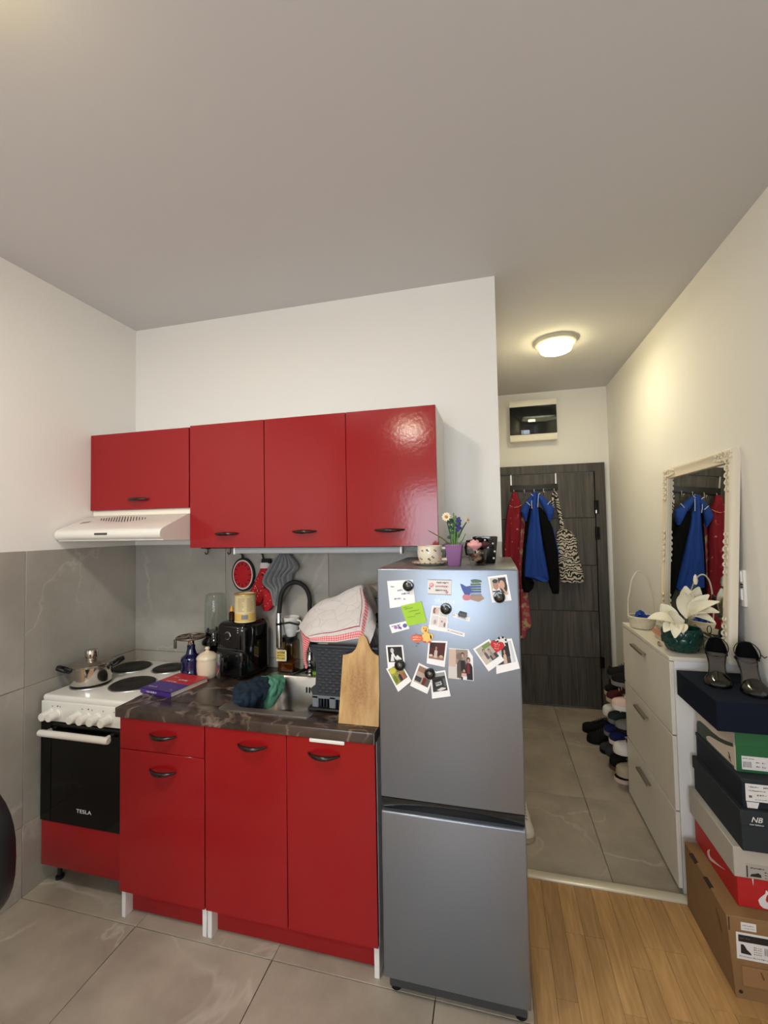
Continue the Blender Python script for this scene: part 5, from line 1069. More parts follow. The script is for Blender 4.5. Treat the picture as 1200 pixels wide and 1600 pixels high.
def ornament(cu, cv, length, horizontal, sgn, name='ornament', n=6):
    _m = M(); rr = random.Random(int(abs(cu*100)+abs(cv*77)))
    for i in range(n):
        k_ = (i/(n-1)-.5)*length; w_ = .018+.010*cos(pi*(i/(n-1)-.5))
        for sd in (-1, 1):
            P = []
            for q in range(9):
                a = q/8*1.7*pi; r_ = w_*.55*(1-q/11)
                e, f_ = k_+r_*cos(a)*.8, sd*(w_*.35+r_*sin(a)*.7)
                u_, v_ = (cu+e, cv+f_) if horizontal else (cu+f_, cv+e)
                P.append(mp(u_, v_, .007+.004*sin(a)))
            _m.tube(P, [.0048-.0003*q for q in range(9)], 6)
        u_, v_ = (cu+k_, cv) if horizontal else (cu, cv+k_)
        p = mp(u_, v_, .005); _m.ell(p, .004, .008, .008, 8, 5)
    return _m.build(name, m_fr, t)
for su in (-1, 1):
    ornament(su*(HWm-.030), .45, .16, False, su)
    for v_, sv in ((.03, 1), (HM-.03, -1)):
        ornament(su*(HWm-.075), v_, .13, True, su, 'corner_ornament'); ornament(su*(HWm-.03), v_+sv*.07, .15, False, su, 'corner_ornament')
# light switch behind the mirror
t = thing('light_switch', 'white switch plate on the right wall half hidden by the mirror', 'switch', (3.035, .02, 1.31))
M().rbox(3.026, -.045, 1.235, XR, .035, 1.385, .003).build('plate', m_white, t)
for zz in (1.262, 1.335): M().rbox(3.020, -.035, zz, 3.028, .025, zz+.045, .002).build('rocker', m_whitemel, t)
for zz in (1.312, 1.322): M().rbox(3.0215, -.04, zz, 3.0265, -.03, zz+.006, .001).build('indicator', m_black, t)

# basket with handle and a blue cloth thing
t = thing('basket', 'small white wicker basket with a tall hoop handle on the shoe cabinet', 'basket', (2.838, .60, 1.0))
c = (2.838, .60, 1.0); m_wick = mat('white wicker', (214, 204, 180), .7)
M().lathe([(0, .001), (.052, .001), (.056, .004), (.066, .055), (.069, .062), (.066, .064), (.062, .055), (.052, .008), (0, .006)], c, 32).build('shell', m_wick, t)
_m = M()
for r_ in range(6):
    z_ = .008+r_*.0095; R_ = .0565+.0098*r_/5*1.05
    for i in range(26):
        a = 2*pi*(i+.5*(r_ % 2))/26; _m.T = Matrix.Translation((c[0]+R_*cos(a), c[1]+R_*sin(a), c[2]+z_)) @ Matrix.Rotation(a, 4, 'Z'); _m.ell((0, 0, 0), .0035, .0075, .0042, 7, 4)
_m.T = None; o = _m.build('weave', m_wick, t); o['kind'] = 'stuff'
M().tube([(c[0]+.067*cos(R(a)), c[1]+.067*sin(R(a)), c[2]+.063) for a in range(0, 360, 12)], .005, 8, closed=True).build('rim', m_wick, t)
M().tube([(c[0]-.066*cos(R(a))*(.92 if 20 < a < 160 else 1.0), c[1]+.01, c[2]+.05+.265*sin(R(a))**.75) for a in range(0, 181, 9)], [.004]*21, 8).build('handle', m_wick, t)
t = thing('hair_bow', 'crumpled royal blue fabric bow lying in the white basket', 'bow', (2.835, .585, 1.05))
_m = M(); _m.sheet([[(2.80, .56, 1.062), (2.82, .57, 1.085), (2.85, .57, 1.066)], [(2.80, .585, 1.07), (2.822, .59, 1.094), (2.855, .60, 1.07)], [(2.81, .61, 1.058), (2.83, .62, 1.08), (2.86, .62, 1.062)]], 12, 12, .006, .012, 40)
_m.ell((2.868, .595, 1.062), .02, .018, .012, 10, 6).ell((2.832, .59, 1.045), .03, .025, .03, 12, 8).build('fabric', m_jb, t)

# green pot with magnolia
t = thing('planter', 'dark green scalloped ceramic planter on the shoe cabinet', 'planter', (2.865, .145, 1.0))
c = (2.865, .145, 1.0); m_gp = mat('dark green glaze', (18, 58, 50), .22)
def pr_(z_): return .05+.028*sin(min(z_/.06, 1)*pi/2)-.004*max(0, (z_-.07)/.04)
M().lathe([(0, .001), (.045, .001), (.05, .004)]+[(pr_(z_), z_) for z_ in (.015, .03, .045, .06, .075, .09, .104)]+[(.072, .107), (.069, .104), (.068, .06), (0, .05)], c, 40).build('vessel', m_gp, t)
_m = M()
for r_ in range(3):
    z_ = .022+r_*.030
    for i in range(12):
        a = 2*pi*(i+.5*(r_ % 2))/12; R_ = pr_(z_)-.001
        _m.T = Matrix.Translation((c[0]+R_*cos(a), c[1]+R_*sin(a), c[2]+z_)) @ Matrix.Rotation(a, 4, 'Z') @ Matrix.Rotation(R((20, 2, -3)[r_]), 4, 'Y')
        _m.ell((0, 0, 0), .0048, pr_(z_)*.265, .0195, 16, 8)
_m.T = None; _m.build('scales', m_gp, t, sharp=70)
m_mag = mat('magnolia petal', (232, 226, 204), .55)
t = thing('magnolia', 'white artificial magnolia blooms spilling over the green planter', 'flower', (2.88, .15, 1.06))
M().tube([(2.868, .15, 1.055), (2.878, .155, 1.10), (2.905, .165, 1.155)], .004, 8).tube([(2.865, .145, 1.055), (2.855, .145, 1.10), (2.835, .14, 1.125)], .004, 8).tube([(2.878, .16, 1.10), (2.92, .18, 1.22), (2.94, .17, 1.30)], .003, 8).build('stem', m_gr2, t)
def petal(base, tip, width, nrm, bend=.2, cup=.3, nm='petal'):
    base, tip, nrm = Vector(base), Vector(tip), Vector(nrm).normalized(); d = tip-base; L_ = d.length; e = d.cross(nrm).normalized(); nn = e.cross(d).normalized()
    rows = []
    for i in range(6):
        v_ = i/5; w = width*max(.12, sin(pi*(.10+.82*v_))**.8)*.5 if i < 5 else width*.06
        row = []
        for j in range(5):
            s_ = (j-2)/2; row.append(base+d*v_+e*s_*w+nn*(bend*L_*(4*v_*(1-v_))*-.5+cup*w*s_*s_))
        rows.append(row)
    return M().sheet(rows, 10, 12, .0022).build(nm, m_mag, t)
b1 = (2.908, .16, 1.145)
petal(b1, (2.870, .12, 1.268), .078, (-.4, -1, .1)); petal(b1, (2.902, .18, 1.288), .062, (-.3, -1, .2)); petal(b1, (2.948, .16, 1.288), .058, (-.2, -1, -.2), .25)
petal(b1, (2.962, .10, 1.262), .058, (-.6, -.7, .4), -.3); petal(b1, (2.950, .06, 1.235), .055, (-.6, -.6, .5), -.3); petal(b1, (2.955, .22, 1.25), .06, (-1, .2, .3), .3); petal(b1, (2.935, .26, 1.21), .06, (-.6, .6, .6), .3)
petal(b1, (2.93, .06, 1.19), .05, (-.5, -.4, .8), -.3)
petal(b1, (2.966, .02, 1.245), .045, (-.8, -.3, .4), -.3); petal(b1, (2.962, .015, 1.20), .05, (-.6, -.3, .8), -.35); petal(b1, (2.948, .02, 1.155), .04, (-.5, -.2, .9), -.4)
b2 = (2.852, .14, 1.12)
petal(b2, (2.730, .15, 1.140), .058, (0, -.6, 1), -.35); petal(b2, (2.795, .17, 1.205), .068, (-.2, -1, .6), .25); petal(b2, (2.772, .08, 1.095), .055, (-.2, -.5, 1), -.3); petal(b2, (2.80, .04, 1.080), .05, (-.1, -.4, 1), -.35)
petal(b2, (2.835, .05, 1.10), .048, (.1, -.5, 1), -.3); petal(b2, (2.775, .21, 1.15), .055, (0, .2, 1), -.2); petal((2.875, .14, 1.125), (2.80, .11, 1.175), .062, (-.2, -.8, .8), .2)
M().lathe([(0, 0), (.006, .004), (.010, .02), (.007, .04), (.001, .05)], (2.94, .17, 1.295), 12).build('bud', m_mag, t)
# books and small things behind the planter
def flat_book(label, x0, y0, z0, x1, y1, z1, col, rz=0.0, nm='book'):
    t = thing(nm, label, 'book', ((x0+x1)/2, (y0+y1)/2, z0), rz=rz, group='books behind the planter'); hx, hy, h = (x1-x0)/2, (y1-y0)/2, z1-z0
    M().box(-hx+.003, -hy+.003, .002, hx-.003, hy-.001, h-.002).build('pages', mat('book pages', (214, 206, 190), .8), t, local=True)
    M().rbox(-hx, -hy, 0, hx, hy, .002, .0006, 1).rbox(-hx, -hy, h-.002, hx, hy, h, .0006, 1).rbox(-hx, -hy, 0, -hx+.002, hy, h, .0006, 1).build('cover', col, t, local=True)
    return t
flat_book('cream paperback at the bottom of the pile behind the green planter', 2.835, .232, 1.0005, 2.958, .40, 1.022, mat('cream cover', (206, 196, 172), .5))
flat_book('salmon pink book in the middle of the pile behind the green planter', 2.828, .236, 1.0225, 2.95, .40, 1.047, mat('salmon cover', (206, 146, 124), .5), .04)
flat_book('pale grey book on top of the pile behind the green planter', 2.838, .24, 1.0475, 2.955, .40, 1.064, mat('pale grey cover', (176, 172, 160), .5), -.05)
t = thing('notebook', 'thick off-white notebook leaning between the planter and the mirror', 'notebook', (2.957, .12, 1.0))
M().rbox(2.9435, .035, 1.0005, 2.9585, .215, 1.062, .002).build('pages', mat('book pages', (214, 206, 190), .8), t); M().rbox(2.9415, .033, 1.0003, 2.9435, .217, 1.065, .0008, 1).rbox(2.9585, .033, 1.0003, 2.9602, .217, 1.065, .0008, 1).build('cover', MATS['cream cover'], t)
t = thing('eyeglasses', 'thin black-framed glasses lying on the notebook by the mirror', 'glasses', (2.955, .10, 1.065))
M().tube([(2.953, .22, 1.068), (2.953, .10, 1.068), (2.953, .055, 1.066), (2.953, .035, 1.05)], .0022, 6).build('temple', m_black, t)
_m = M(); _m.tube([(2.953, .225+.02*cos(R(a)), 1.085+.017*sin(R(a))) for a in range(0, 360, 20)], .002, 6, closed=True); _m.build('lens_rim', m_black, t)
t = thing('hair_clip', 'tiny silver hair clip beside the planter at the cabinet edge', 'hair clip', (2.795, .22, 1.0))
M().tube([(2.79, .20, 1.006), (2.795, .22, 1.014), (2.80, .245, 1.006)], .006, 8).build('body', m_chrome, t); M().ell((2.80, .215, 1.008), .007, .012, .006, 10, 6).build('bead', mat('pink bead', (216, 168, 164), .3), t)

# ------------------------------------------------------------------ shoe boxes by the right wall, bottom to top
def sbox(name, label, x0, x1, y0, y1, z0, z1, mb, ml=None, lid=.03, over=.004):
    t = thing(name, label, 'box', ((x0+x1)/2, (y0+y1)/2, z0), group='shoe boxes stacked by the right wall')
    M().rbox(x0+over, y0+over, z0+.0006, x1-over, y1-over, z1-.004, .002, 1).build('base', mb, t)
    M().rbox(x0, y0, z1-lid, x1, y1, z1, .002, 1).build('lid', ml or mb, t)
    return t
m_card = mat('brown cardboard', (136, 104, 68), .85, var=(5, (122, 92, 58), .2)); m_slotk = mat('dark slot', (46, 32, 20), .9)
m_lab, m_labk = mat('white label', (214, 212, 212), .6), mat('label black', (30, 26, 26), .6)
m_bar = mat('barcode grey', (92, 90, 92), .6)
def bars(_m, x0, y, z0, z1, w, n):
    for i in range(n): a = x0+w*i/n; _m.flat([(a, y, z0), (a+w/n*random.choice((.35, .6)), y, z0), (a+w/n*.45, y, z1), (a, y, z1)])
# 1 cardboard
t = thing('boot_box', 'big brown cardboard boot box at the bottom of the stack', 'box', (2.905, -.21, 0), group='shoe boxes stacked by the right wall')
bx0, by0, bz1 = 2.780, -.385, .262
bl = 2.766      # the carton bulges: its upper left edge stands out a little
M().loft([[(bx0+.006, by0, .0005), (3.032, by0, .0005), (3.032, -.03, .0005), (bx0, -.03, .0005)], [(bl+.001, by0, bz1-.002), (3.032, by0, bz1-.002), (3.032, -.03, bz1-.002), (bx0-.002, -.03, bz1-.002)], [(bl+.003, by0+.002, bz1), (3.03, by0+.002, bz1), (3.03, -.032, bz1), (bx0, -.032, bz1)]]).build('carton', m_card, t)
_m = M()
for a, b in (((-.10, .252), (-.15, .252)), ((-.22, .252), (-.27, .252))): _m.box(bx0-.012, b[0], a[1]+.005, bx0+.001, a[0], a[1]+.0106)
_m.box(2.773, by0-.0006, .215, 2.776, by0+.001, .258); _m.lathe([(.006, 0), (.006, .0008), (0, .0008)], (2.80, by0, .022), 12, 'y'); _m.box(bx0-.0006, -.06, .20, bx0+.001, -.054, .215)
_m.build('slots', m_slotk, t)
M().rbox(2.805, by0-.004, .045, 3.02, by0-.0003, .108, .0015, 1).build('tuck_flap', mat('cardboard flap', (140, 106, 68), .85), t)
_m = M(); _m.flat([(bx0-.0115, -.305, .222), (bx0-.0115, -.312, .222), (bx0-.0105, -.345, .170), (bx0-.0105, -.340, .166)])
_m.flat([(2.855, by0-.0045, .10), (2.860, by0-.0045, .10), (2.868, by0-.0045, .078), (2.863, by0-.0045, .074)]); _m.flat([(2.875, by0-.0045, .10), (2.884, by0-.0045, .098), (2.886, by0-.0045, .08), (2.893, by0-.0045, .07), (2.883, by0-.0045, .078)])
_m.build('pen_marks', mat('brown pen', (96, 66, 38), .8), t)
lb = M().rbox(2.793, by0-.0012, .128, 2.95, by0-.0002, .214, .0004, 1).build('label', m_lab, t)
_m = M(); _m.mi(0).box(2.799, by0-.0018, .185, 2.945, by0-.0013, .207)
_m.prism([(2.805, .176), (2.812, .177), (2.816, .173), (2.822, .162), (2.833, .152), (2.835, .146), (2.815, .147), (2.805, .148)], (0, by0, 0), X, Z, .0013, .0018)
_m.mi(1); bars(_m, 2.872, by0-.0016, .152, .176, .05, 16); scribble(_m, (2.802, by0, .194), X, Z, .03, .006, 6, .0022); scribble(_m, (2.80, by0, .136), X, Z, .1, .004, 18, .0016)
for i in range(4): scribble(_m, (2.842, by0, .17-i*.007), X, Z, .024, .004, 4, .0016)
_m.build('label_print', [m_labk, m_bar], lb)
_m = M(); _m.mi(0).rbox(2.808, by0-.0012, .222, 2.852, by0-.0002, .248, .0004, 1); _m.mi(1); scribble(_m, (2.812, by0, .236), X, Z, .034, .006, 8, .0018); scribble(_m, (2.814, by0, .228), X, Z, .034, .004, 8, .0018)
_m.build('sticker', [m_lab, m_mark], t)
# 2 red box with pale grey lid
m_rb = mat('red box card', (172, 28, 30), .5); m_gl = mat('pale grey card', (172, 166, 156), .6)
t = sbox('shoe_box', 'red shoe box with a deep pale grey lid, above the cardboard box', 2.812, 3.03, -.35, -.004, .2625, .469, m_rb, m_gl, .100, .012)
y_ = -.338; sx0 = 2.824
def swoosh(s=1.0): return [(p[0]*s, p[1]*s) for p in ((0, .30), (.05, .12), (.16, .02), (.30, 0), (.55, .08), (1.35, .42), (2.2, .80), (1.3, .50), (.62, .29), (.42, .25), (.30, .27), (.26, .36), (.30, .52), (.36, .66), (.22, .56), (.08, .42))]
_m = M(); _m.prism(swoosh(.082), (2.884, y_, .269), X, Z, .0002, .0010)
_m.build('logo', m_lab, t)
text('NIKE', .040, 'lettering', m_lab, t, (2.900, y_-.0006, .302), X, Z, bold=.0005, shear=.25, align='LEFT', sx=.8)
_m = M(); _m.prism(swoosh(.062), (sx0, -.122, .274), NY, Z, .0002, .0010); _m.build('logo', mat('pink white', (214, 190, 182), .6), t)
_m = M(); _m.flat([(2.868, y_-.0006, .366), (2.873, y_-.0006, .366), (2.8715, y_-.0006, .338)]); _m.build('paper_shred', m_lab, t)
_m = M(); _m.mi(0).rbox(2.846, -.3512, .372, 2.93, -.3502, .418, .0003, 1).mi(1).box(2.848, -.3518, .374, 2.8515, -.3513, .412); scribble(_m, (2.86, -.35, .404), X, Z, .04, .005, 9, .0018)
for i in range(3): scribble(_m, (2.90, -.35, .394-i*.009), X, Z, .024, .005, 3, .0018)
_m.prism([(2.857, .378), (2.862, .386), (2.872, .388), (2.882, .392), (2.89, .386), (2.89, .378)], (0, -.35, 0), X, Z, .0013, .0017); _m.mi(2).rbox(2.94, -.3513, .372, 2.99, -.3502, .412, .0003, 1)
_m.build('label', [mat('grey label', (160, 156, 150), .6), m_labk, m_lab], t)
# 3 anthracite box with white logo on its front
m_ab = mat('anthracite card', (44, 48, 52), .7, spec=.2); m_ab2 = mat('dark navy card', (32, 36, 44), .7, spec=.2)
t = sbox('shoe_box', 'anthracite shoe box with a small white emblem, third from the bottom', 2.828, 3.03, -.372, -.006, .4695, .606, m_ab, None, .05, .004)
text('NB', .024, 'logo', m_lab, t, (2.874, -.3728, .572), X, Z, bold=.0003, shear=.3, sx=1.0)
text('new balance', .0082, 'lettering', m_lab, t, (2.874, -.3728, .561), X, Z, bold=0.0, sx=1.0)
# 4 dark box with white label
t = sbox('shoe_box', 'dark navy shoe box with a white size label, below the green box', 2.842, 3.03, -.358, -.01, .6065, .705, m_ab2, m_ab, .014, .002)
_m = M(); _m.mi(0).rbox(2.853, -.3586, .632, 2.985, -.3570, .690, .0003, 1); _m.mi(1); bars(_m, 2.925, -.359, .640, .662, .045, 14)
scribble(_m, (2.862, -.3578, .678), X, Z, .03, .006, 6, .0014); scribble(_m, (2.905, -.3578, .678), X, Z, .05, .006, 9, .0014); scribble(_m, (2.862, -.3578, .666), X, Z, .05, .005, 10, .0014); scribble(_m, (2.862, -.3578, .640), X, Z, .012, .016, 1, .0014); scribble(_m, (2.886, -.3578, .652), X, Z, .03, .006, 4, .0014); scribble(_m, (2.88, -.3578, .638), X, Z, .036, .004, 8, .0014)
_m.build('label', [m_lab, m_bar], t)
_m = M(); _m.prism([(2.855, .629), (2.892, .629), (2.886, .609), (2.857, .609)][::-1], (0, -.356, 0), X, Z, .0004, .0014); _m.build('sticker', m_lab, t)
# 5 green ended box
m_gb, m_cb = mat('green card', (30, 92, 52), .55), mat('cream card', (206, 192, 176), .6)
t = thing('shoe_box', 'shoe box with green ends and cream sides with a dark curved stripe', 'box', (2.94, -.15, .7055), group='shoe boxes stacked by the right wall')
gx0, gy0 = 2.849, -.312
M().rbox(gx0, gy0, .7056, 3.03, -.012, .8495, .002, 1).build('carton', m_cb, t)
M().rbox(gx0+.001, gy0-.0012, .7058, 3.03, gy0-.0002, .8493, .0004, 1).build('green_end', m_gb, t)
M().rbox(gx0-.0005, gy0-.003, .795, 3.031, gy0-.0005, .8497, .001, 1).build('lid_edge', m_gb, t)
cv = [(.012, .706), (.012, .735), (.02, .755), (.045, .765), (.09, .767), (.147, .766), (.207, .771), (.249, .781), (.30, .795), (.30, .783), (.248, .766), (.191, .753), (.13, .742), (.105, .732), (.092, .722), (.10, .7135), (.165, .7125), (.236, .714), (.30, .716), (.30, .706)]
M().prism([(a, b) for a, b in cv], (gx0, 0, 0), NY, Z, .0002, .0010).build('curved_stripe', mat('dark grey green', (50, 66, 56), .6), t)
M().prism([(.262, .748), (.268, .748), (.28, .732), (.276, .731)], (gx0, 0, 0), NY, Z, .0002, .0010).prism([(.262, .735), (.268, .735), (.282, .722), (.278, .721)], (gx0, 0, 0), NY, Z, .0002, .0010).build('emblem', m_labk, t)
_m = M(); _m.mi(0).rbox(2.866, gy0-.0042, .716, 2.99, gy0-.0012, .762, .0003, 1); _m.mi(1); bars(_m, 2.869, gy0-.0046, .724, .744, .026, 12); scribble(_m, (2.869, gy0, .752), X, Z, .034, .005, 7, .0046)
for i in range(3): scribble(_m, (2.908+i*.018, gy0, .740), X, Z, .012, .006, 2, .0046); scribble(_m, (2.908+i*.018, gy0, .726), X, Z, .012, .006, 2, .0046)
_m.build('label', [m_lab, m_bar], t)
# 6 navy box
m_nv = mat('navy box card', (13, 21, 36), .7, spec=.15)
t = sbox('shoe_box', 'flat navy blue shoe box on top of the stack under the heels', 2.785, 3.032, -.342, -.002, .850, .955, m_nv, None, .104, .003)

# ------------------------------------------------------------------ high heels on the top box
def heel_shoe(name, label, toe, back, sg):
    toe, back = Vector(toe), Vector(back); d = (back-toe); L_ = Vector((d.x, d.y, 0)).length; ang = math.atan2(-d.y, -d.x)
    t = thing(name, label, 'shoe', ((toe.x+back.x)/2, (toe.y+back.y)/2, .9552), rz=ang, group='high heels on the navy box')
    h = .088; lx = lambda s_: L_*(.5-s_)      # s 0 toe, 1 back; local +x is toe
    def zsole(s_): return h*(0 if s_ < .38 else (1-cos(pi*min((s_-.38)/.62, 1)))/2)
    def wd(s_): return .043*(.42+.60*sin(pi*min(s_/.30, 1)*.5)) if s_ < .30 else (.0439-.017*sin(pi*min((s_-.30)/.45, 1)*.5)+.010*max(0, (s_-.7)/.3))
    rings = []
    for i in range(15):
        s_ = i/14; w = wd(s_) if i else .012; z = zsole(s_)
        rings.append([(lx(s_), -w, z), (lx(s_), w, z), (lx(s_), w*1.02, z+.004), (lx(s_), w, z+.009), (lx(s_), -w, z+.009), (lx(s_), -w*1.02, z+.004)])
    M().loft(rings).build('sole', m_blackgloss, t, local=True)
    M().loft([[(lx(s_), -wd(s_)*.85, zsole(s_)+.0095), (lx(s_), wd(s_)*.85, zsole(s_)+.0095), (lx(s_), wd(s_)*.85, zsole(s_)+.0105), (lx(s_), -wd(s_)*.85, zsole(s_)+.0105)] for s_ in [.04+.9*i/12 for i in range(13)]]).build('insole', mat('smoke insole', (70, 66, 64), .15, coat=.6), t, local=True)
    m_cl = glass('smoke vinyl', (140, 138, 136), .12, .12) if 'smoke vinyl' not in MATS else MATS['smoke vinyl']
    rows = []
    for i in range(6):
        s_ = .07+.30*i/5; w = wd(s_); hh = .020+.022*i/5
        rows.append([(lx(s_), w*cos(pi*j/8)*1.02, zsole(s_)+.006+hh*sin(pi*j/8)) for j in range(9)])
    M().sheet(rows, 14, 10, .0012).build('clear_vamp', m_cl, t, local=True)
    rows = []
    for v_ in range(5):      # heel counter: tall triangular back piece
        k_ = v_/4; row = []
        for j in range(9):
            a = (j/8-.5)*pi*(1.05-.75*k_); row.append((lx(1.0)+.030-.034*cos(a)*(1-.10*k_)-.004*k_, .036*sin(a), h+.004+.064*k_))
        rows.append(row)
    M().sheet(rows, 16, 10, .003).build('heel_counter', mat('black suede', (9, 9, 12), .9, spec=.1), t, local=True)
    M().loft([[(lx(.955)+p[0]*k_, p[1]*k_, z) for p in ellp(0, 0, .020, .020, 16)] for z, k_ in ((0.0, .62), (.03, .66), (.06, .85), (h-.002, 1.05))]).build('block_heel', m_blackgloss, t, local=True)
    
    M().tube([(lx(1.0)+.028-.030*cos(a), .040*sin(a), h+.034+.034*cos(a)) for a in [2*pi*i/24 for i in range(24)]], .0018, 6, closed=True).build('ankle_strap', m_black, t, local=True)
    M().tube([(lx(1.0)+.028, sg*.040, h+.030), (lx(1.0)+.045, sg*.048, h+.022), (lx(1.0)+.062, sg*.052, h+.032)], .0018, 6).build('strap_end', m_black, t, local=True)
    return t
heel_shoe('high_heel', 'black high heel sandal with clear vamp, left of the pair', (2.850, -.212, 0), (2.915, -.050, 0), -1)
heel_shoe('high_heel', 'black high heel sandal with clear vamp, right of the pair by the wall', (2.940, -.290, 0), (2.990, -.110, 0), 1)

# ------------------------------------------------------------------ shoe rack and shoes behind the shoe cabinet
t = thing('shoe_rack', 'black wire shoe rack between the shoe cabinet and the entrance door', 'shoe rack', (2.9, 1.05, 0))
RK = (.075, .205, .335, .465, .595)
for xx in (2.79, 3.015):
    for yy in (.742, 1.155): M().cyl((xx, yy, 0), (xx, yy, .62), .008, n=10).build('post', m_black, t)
for z_ in RK:
    _m = M()
    for xx in (2.80, 2.85, 2.90, 2.95, 3.0): _m.cyl((xx, .742, z_-.006), (xx, 1.155, z_-.006), .0045, n=6)
    _m.build('shelf', m_black, t)
def shoe(label, loc, rz, up, sole, accent=None, L_=.265, W_=.098, H_=1.0, name='sneaker', group='shoes on and by the shoe rack', mark=False):
    t = thing(name, label, 'shoe', loc, rz=rz, group=group)
    S = ((0, .24, .62), (.03, .36, .92), (.12, .40, 1.0), (.3, .38, .95), (.45, .41, .98), (.6, .46, .74), (.75, .48, .58), (.88, .43, .5), (.96, .30, .42), (1.0, .12, .3))
    rs, ru = [], []
    for s_, w_, h_ in S:
        x_ = (s_-.5)*L_; w = w_*W_*1.12
        rs.append([(x_, -w, .002), (x_, w, .002), (x_, w*1.05, .014), (x_, w, .026), (x_, -w, .026), (x_, -w*1.05, .014)])
        hh = .022+(.088*h_*H_); w2 = w*.97
        ru.append([(x_*.985, w2*cos(pi*j/10)*(1-.28*sin(pi*j/10)), .022+(hh-.022)*(sin(pi*j/10)**.7)) for j in range(11)]+[(x_*.985, -w2, .02), (x_*.985, w2, .02)])
    M().loft(rs).build('sole', sole, t, local=True); M().loft(ru).build('upper', up, t, local=True)
    M().ell((-.22*L_, 0, .022+.088*H_*.97), .20*L_, .27*W_, .010, 16, 6).build('opening', mat('shoe lining', (40, 36, 34), .9), t, local=True)
    _m = M()
    for i in range(5): x_ = L_*(.0+.055*i); z_ = .022+.088*H_*(1.0-.085*i)+.001; _m.tube([(x_-.004, -.020, z_-.008), (x_, 0, z_+.002), (x_+.004, .020, z_-.008)], .0028, 6)
    _m.build('laces', accent or (m_paper if up is not k_bl else k_dg), t, local=True)
    if accent is not None:
        _m = M()
        for sg in (-1, 1): _m.prism([(-.05*L_, 0), (.13*L_, .0), (.20*L_, .030), (.12*L_, .036)], (0, sg*W_*.478, .03), X, (0, -sg*.25, 1), -.0015, .0015)
        _m.build('side_stripe', accent, t, local=True)
    return t
mk = lambda n_, c_, r_=.8: mat(n_, c_, r_, spec=.2)
k_bl, k_gr, k_wh, k_be, k_nv, k_gn, k_pk, k_dg, k_br = mk('shoe black', (18, 17, 18)), mk('shoe grey', (120, 116, 110)), mk('shoe white', (214, 208, 198)), mk('shoe beige', (176, 160, 134)), mk('shoe navy', (28, 34, 84)), mk('shoe dark green', (42, 52, 48)), mk('shoe pink', (212, 182, 172)), mk('shoe dark grey', (58, 58, 60)), mk('shoe brown', (92, 66, 46))
XS = 2.855
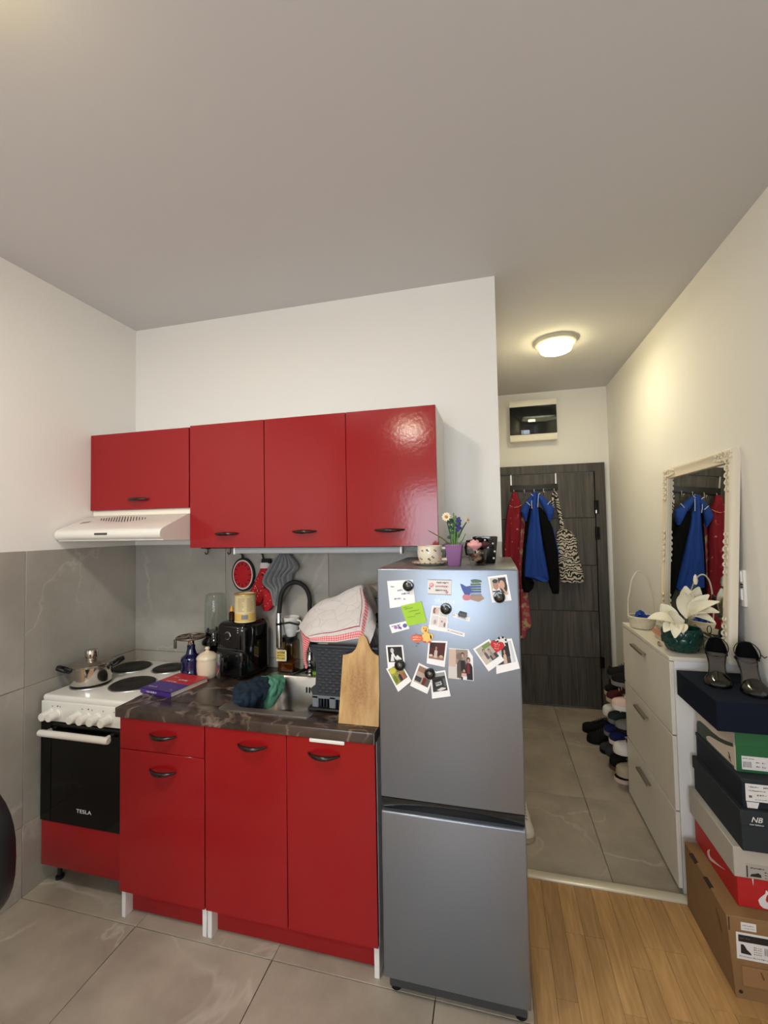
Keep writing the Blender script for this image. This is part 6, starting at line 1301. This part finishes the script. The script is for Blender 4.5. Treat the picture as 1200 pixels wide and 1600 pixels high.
for lab, y_, lv, u_, s_, a_ in (
    ('black sneaker with a grey sole line, nearest on the top shelf of the shoe rack', .85, 4, k_bl, k_gr, None), ('black sneaker with a grey sole, second on the top shelf of the shoe rack', .968, 4, k_bl, k_dg, None),
    ('pale pink sneaker nearest the cabinet on the second shelf from the top', .806, 3, k_pk, k_wh, None), ('dark red and cream sneaker on the second shelf from the top', .922, 3, mk('shoe wine', (70, 26, 30)), k_be, k_be), ('black sneaker with a cream sole on the second shelf from the top', 1.038, 3, k_bl, k_be, None),
    ('grey and black running shoe nearest on the middle shelf of the rack', .806, 2, k_gr, k_bl, k_bl), ('dark green sneaker on the middle shelf of the rack', .922, 2, k_gn, k_gr, None), ('white sneaker with green stripes on the middle shelf of the rack', 1.04, 2, k_wh, k_wh, mk('shoe sage', (106, 122, 98))),
    ('white sneaker with a small black mark on the second shelf from the floor', .806, 1, k_wh, k_wh, k_bl), ('navy sneaker with white stripes, nearer of the two navy ones', .922, 1, k_nv, k_wh, k_wh), ('navy sneaker with white stripes, farther of the two navy ones', 1.038, 1, k_nv, k_gr, k_gr),
    ('beige suede shoe nearest on the lowest shelf of the rack', .806, 0, k_be, k_be, None), ('black shoe on the lowest shelf of the rack', .922, 0, k_bl, k_bl, k_gr), ('dark grey sneaker on the lowest shelf of the rack', 1.038, 0, k_dg, k_dg, None)):
    shoe(lab, (XS+random.uniform(-.012, .008), y_, RK[lv]), pi+random.uniform(-.035, .035), u_, s_, a_)
shoe('black sneaker farthest out on the hall floor by the door', (2.80, 1.52, 0), pi-.15, k_bl, k_bl, None)
shoe('black sneaker on the hall floor, nearer beside the other black one', (2.80, 1.375, 0), pi+.1, k_bl, k_bl, None)
shoe('dark grey shoe with pale laces on the hall floor in front of the rack', (2.86, 1.235, 0), pi+.1, k_dg, k_bl, k_gr, L_=.27)
shoe('low black slipper with a cream sole on the floor under the rack', (2.86, .90, 0), pi+.25, k_bl, k_pk, None, H_=.30, name='slipper')
shoe('brown slipper on the floor under the rack next to the cabinet', (2.87, 1.03, 0), pi+.1, k_br, k_br, None, H_=.30, name='slipper')
shoe('pale beige sneaker on the hall floor peeking out behind the fridge', (2.150, .325, 0), -pi/2+.08, k_wh, k_be, k_be, group='shoes behind the fridge')

# ------------------------------------------------------------------ black chair at the left edge
t = thing('chair', 'black padded chair back at the left edge of the picture', 'chair', (.60, -1.55, 0))
m_lea = mat('black leatherette', (22, 24, 26), .32, bump=(120, .05))
def cb(k_, y_, d): return [(0.622+.255*k_*(abs(cos(a))**.75)*(1 if cos(a) > 0 else -1), y_-d*0, .785+.195*k_*(abs(sin(a))**.8)*(1 if sin(a) > 0 else -1)) for a in [2*pi*i/40 for i in range(40)]]
M().loft([cb(.90, -1.265, 0), cb(.98, -1.272, 0), cb(1.0, -1.29, 0), cb(.985, -1.315, 0), cb(.9, -1.328, 0), cb(.6, -1.332, 0)]).build('backrest', m_lea, t)
M().rbox(.36, -1.84, .44, .78, -1.42, .51, .03, 4).build('seat', m_lea, t)
M().tube([(.60, -1.42, .43), (.60, -1.33, .435), (.60, -1.30, .50), (.60, -1.30, .72)], .016, 10).build('back_support', m_hinge, t)
for sx_ in (.41, .70):
    for sy_ in (-1.78, -1.48): M().tube([(sx_, sy_, .44), (sx_+(.02 if sx_ > .6 else -.02), sy_+(.03 if sy_ > -1.5 else -.02), .0)], [.014, .010], 10).build('leg', m_hinge, t)
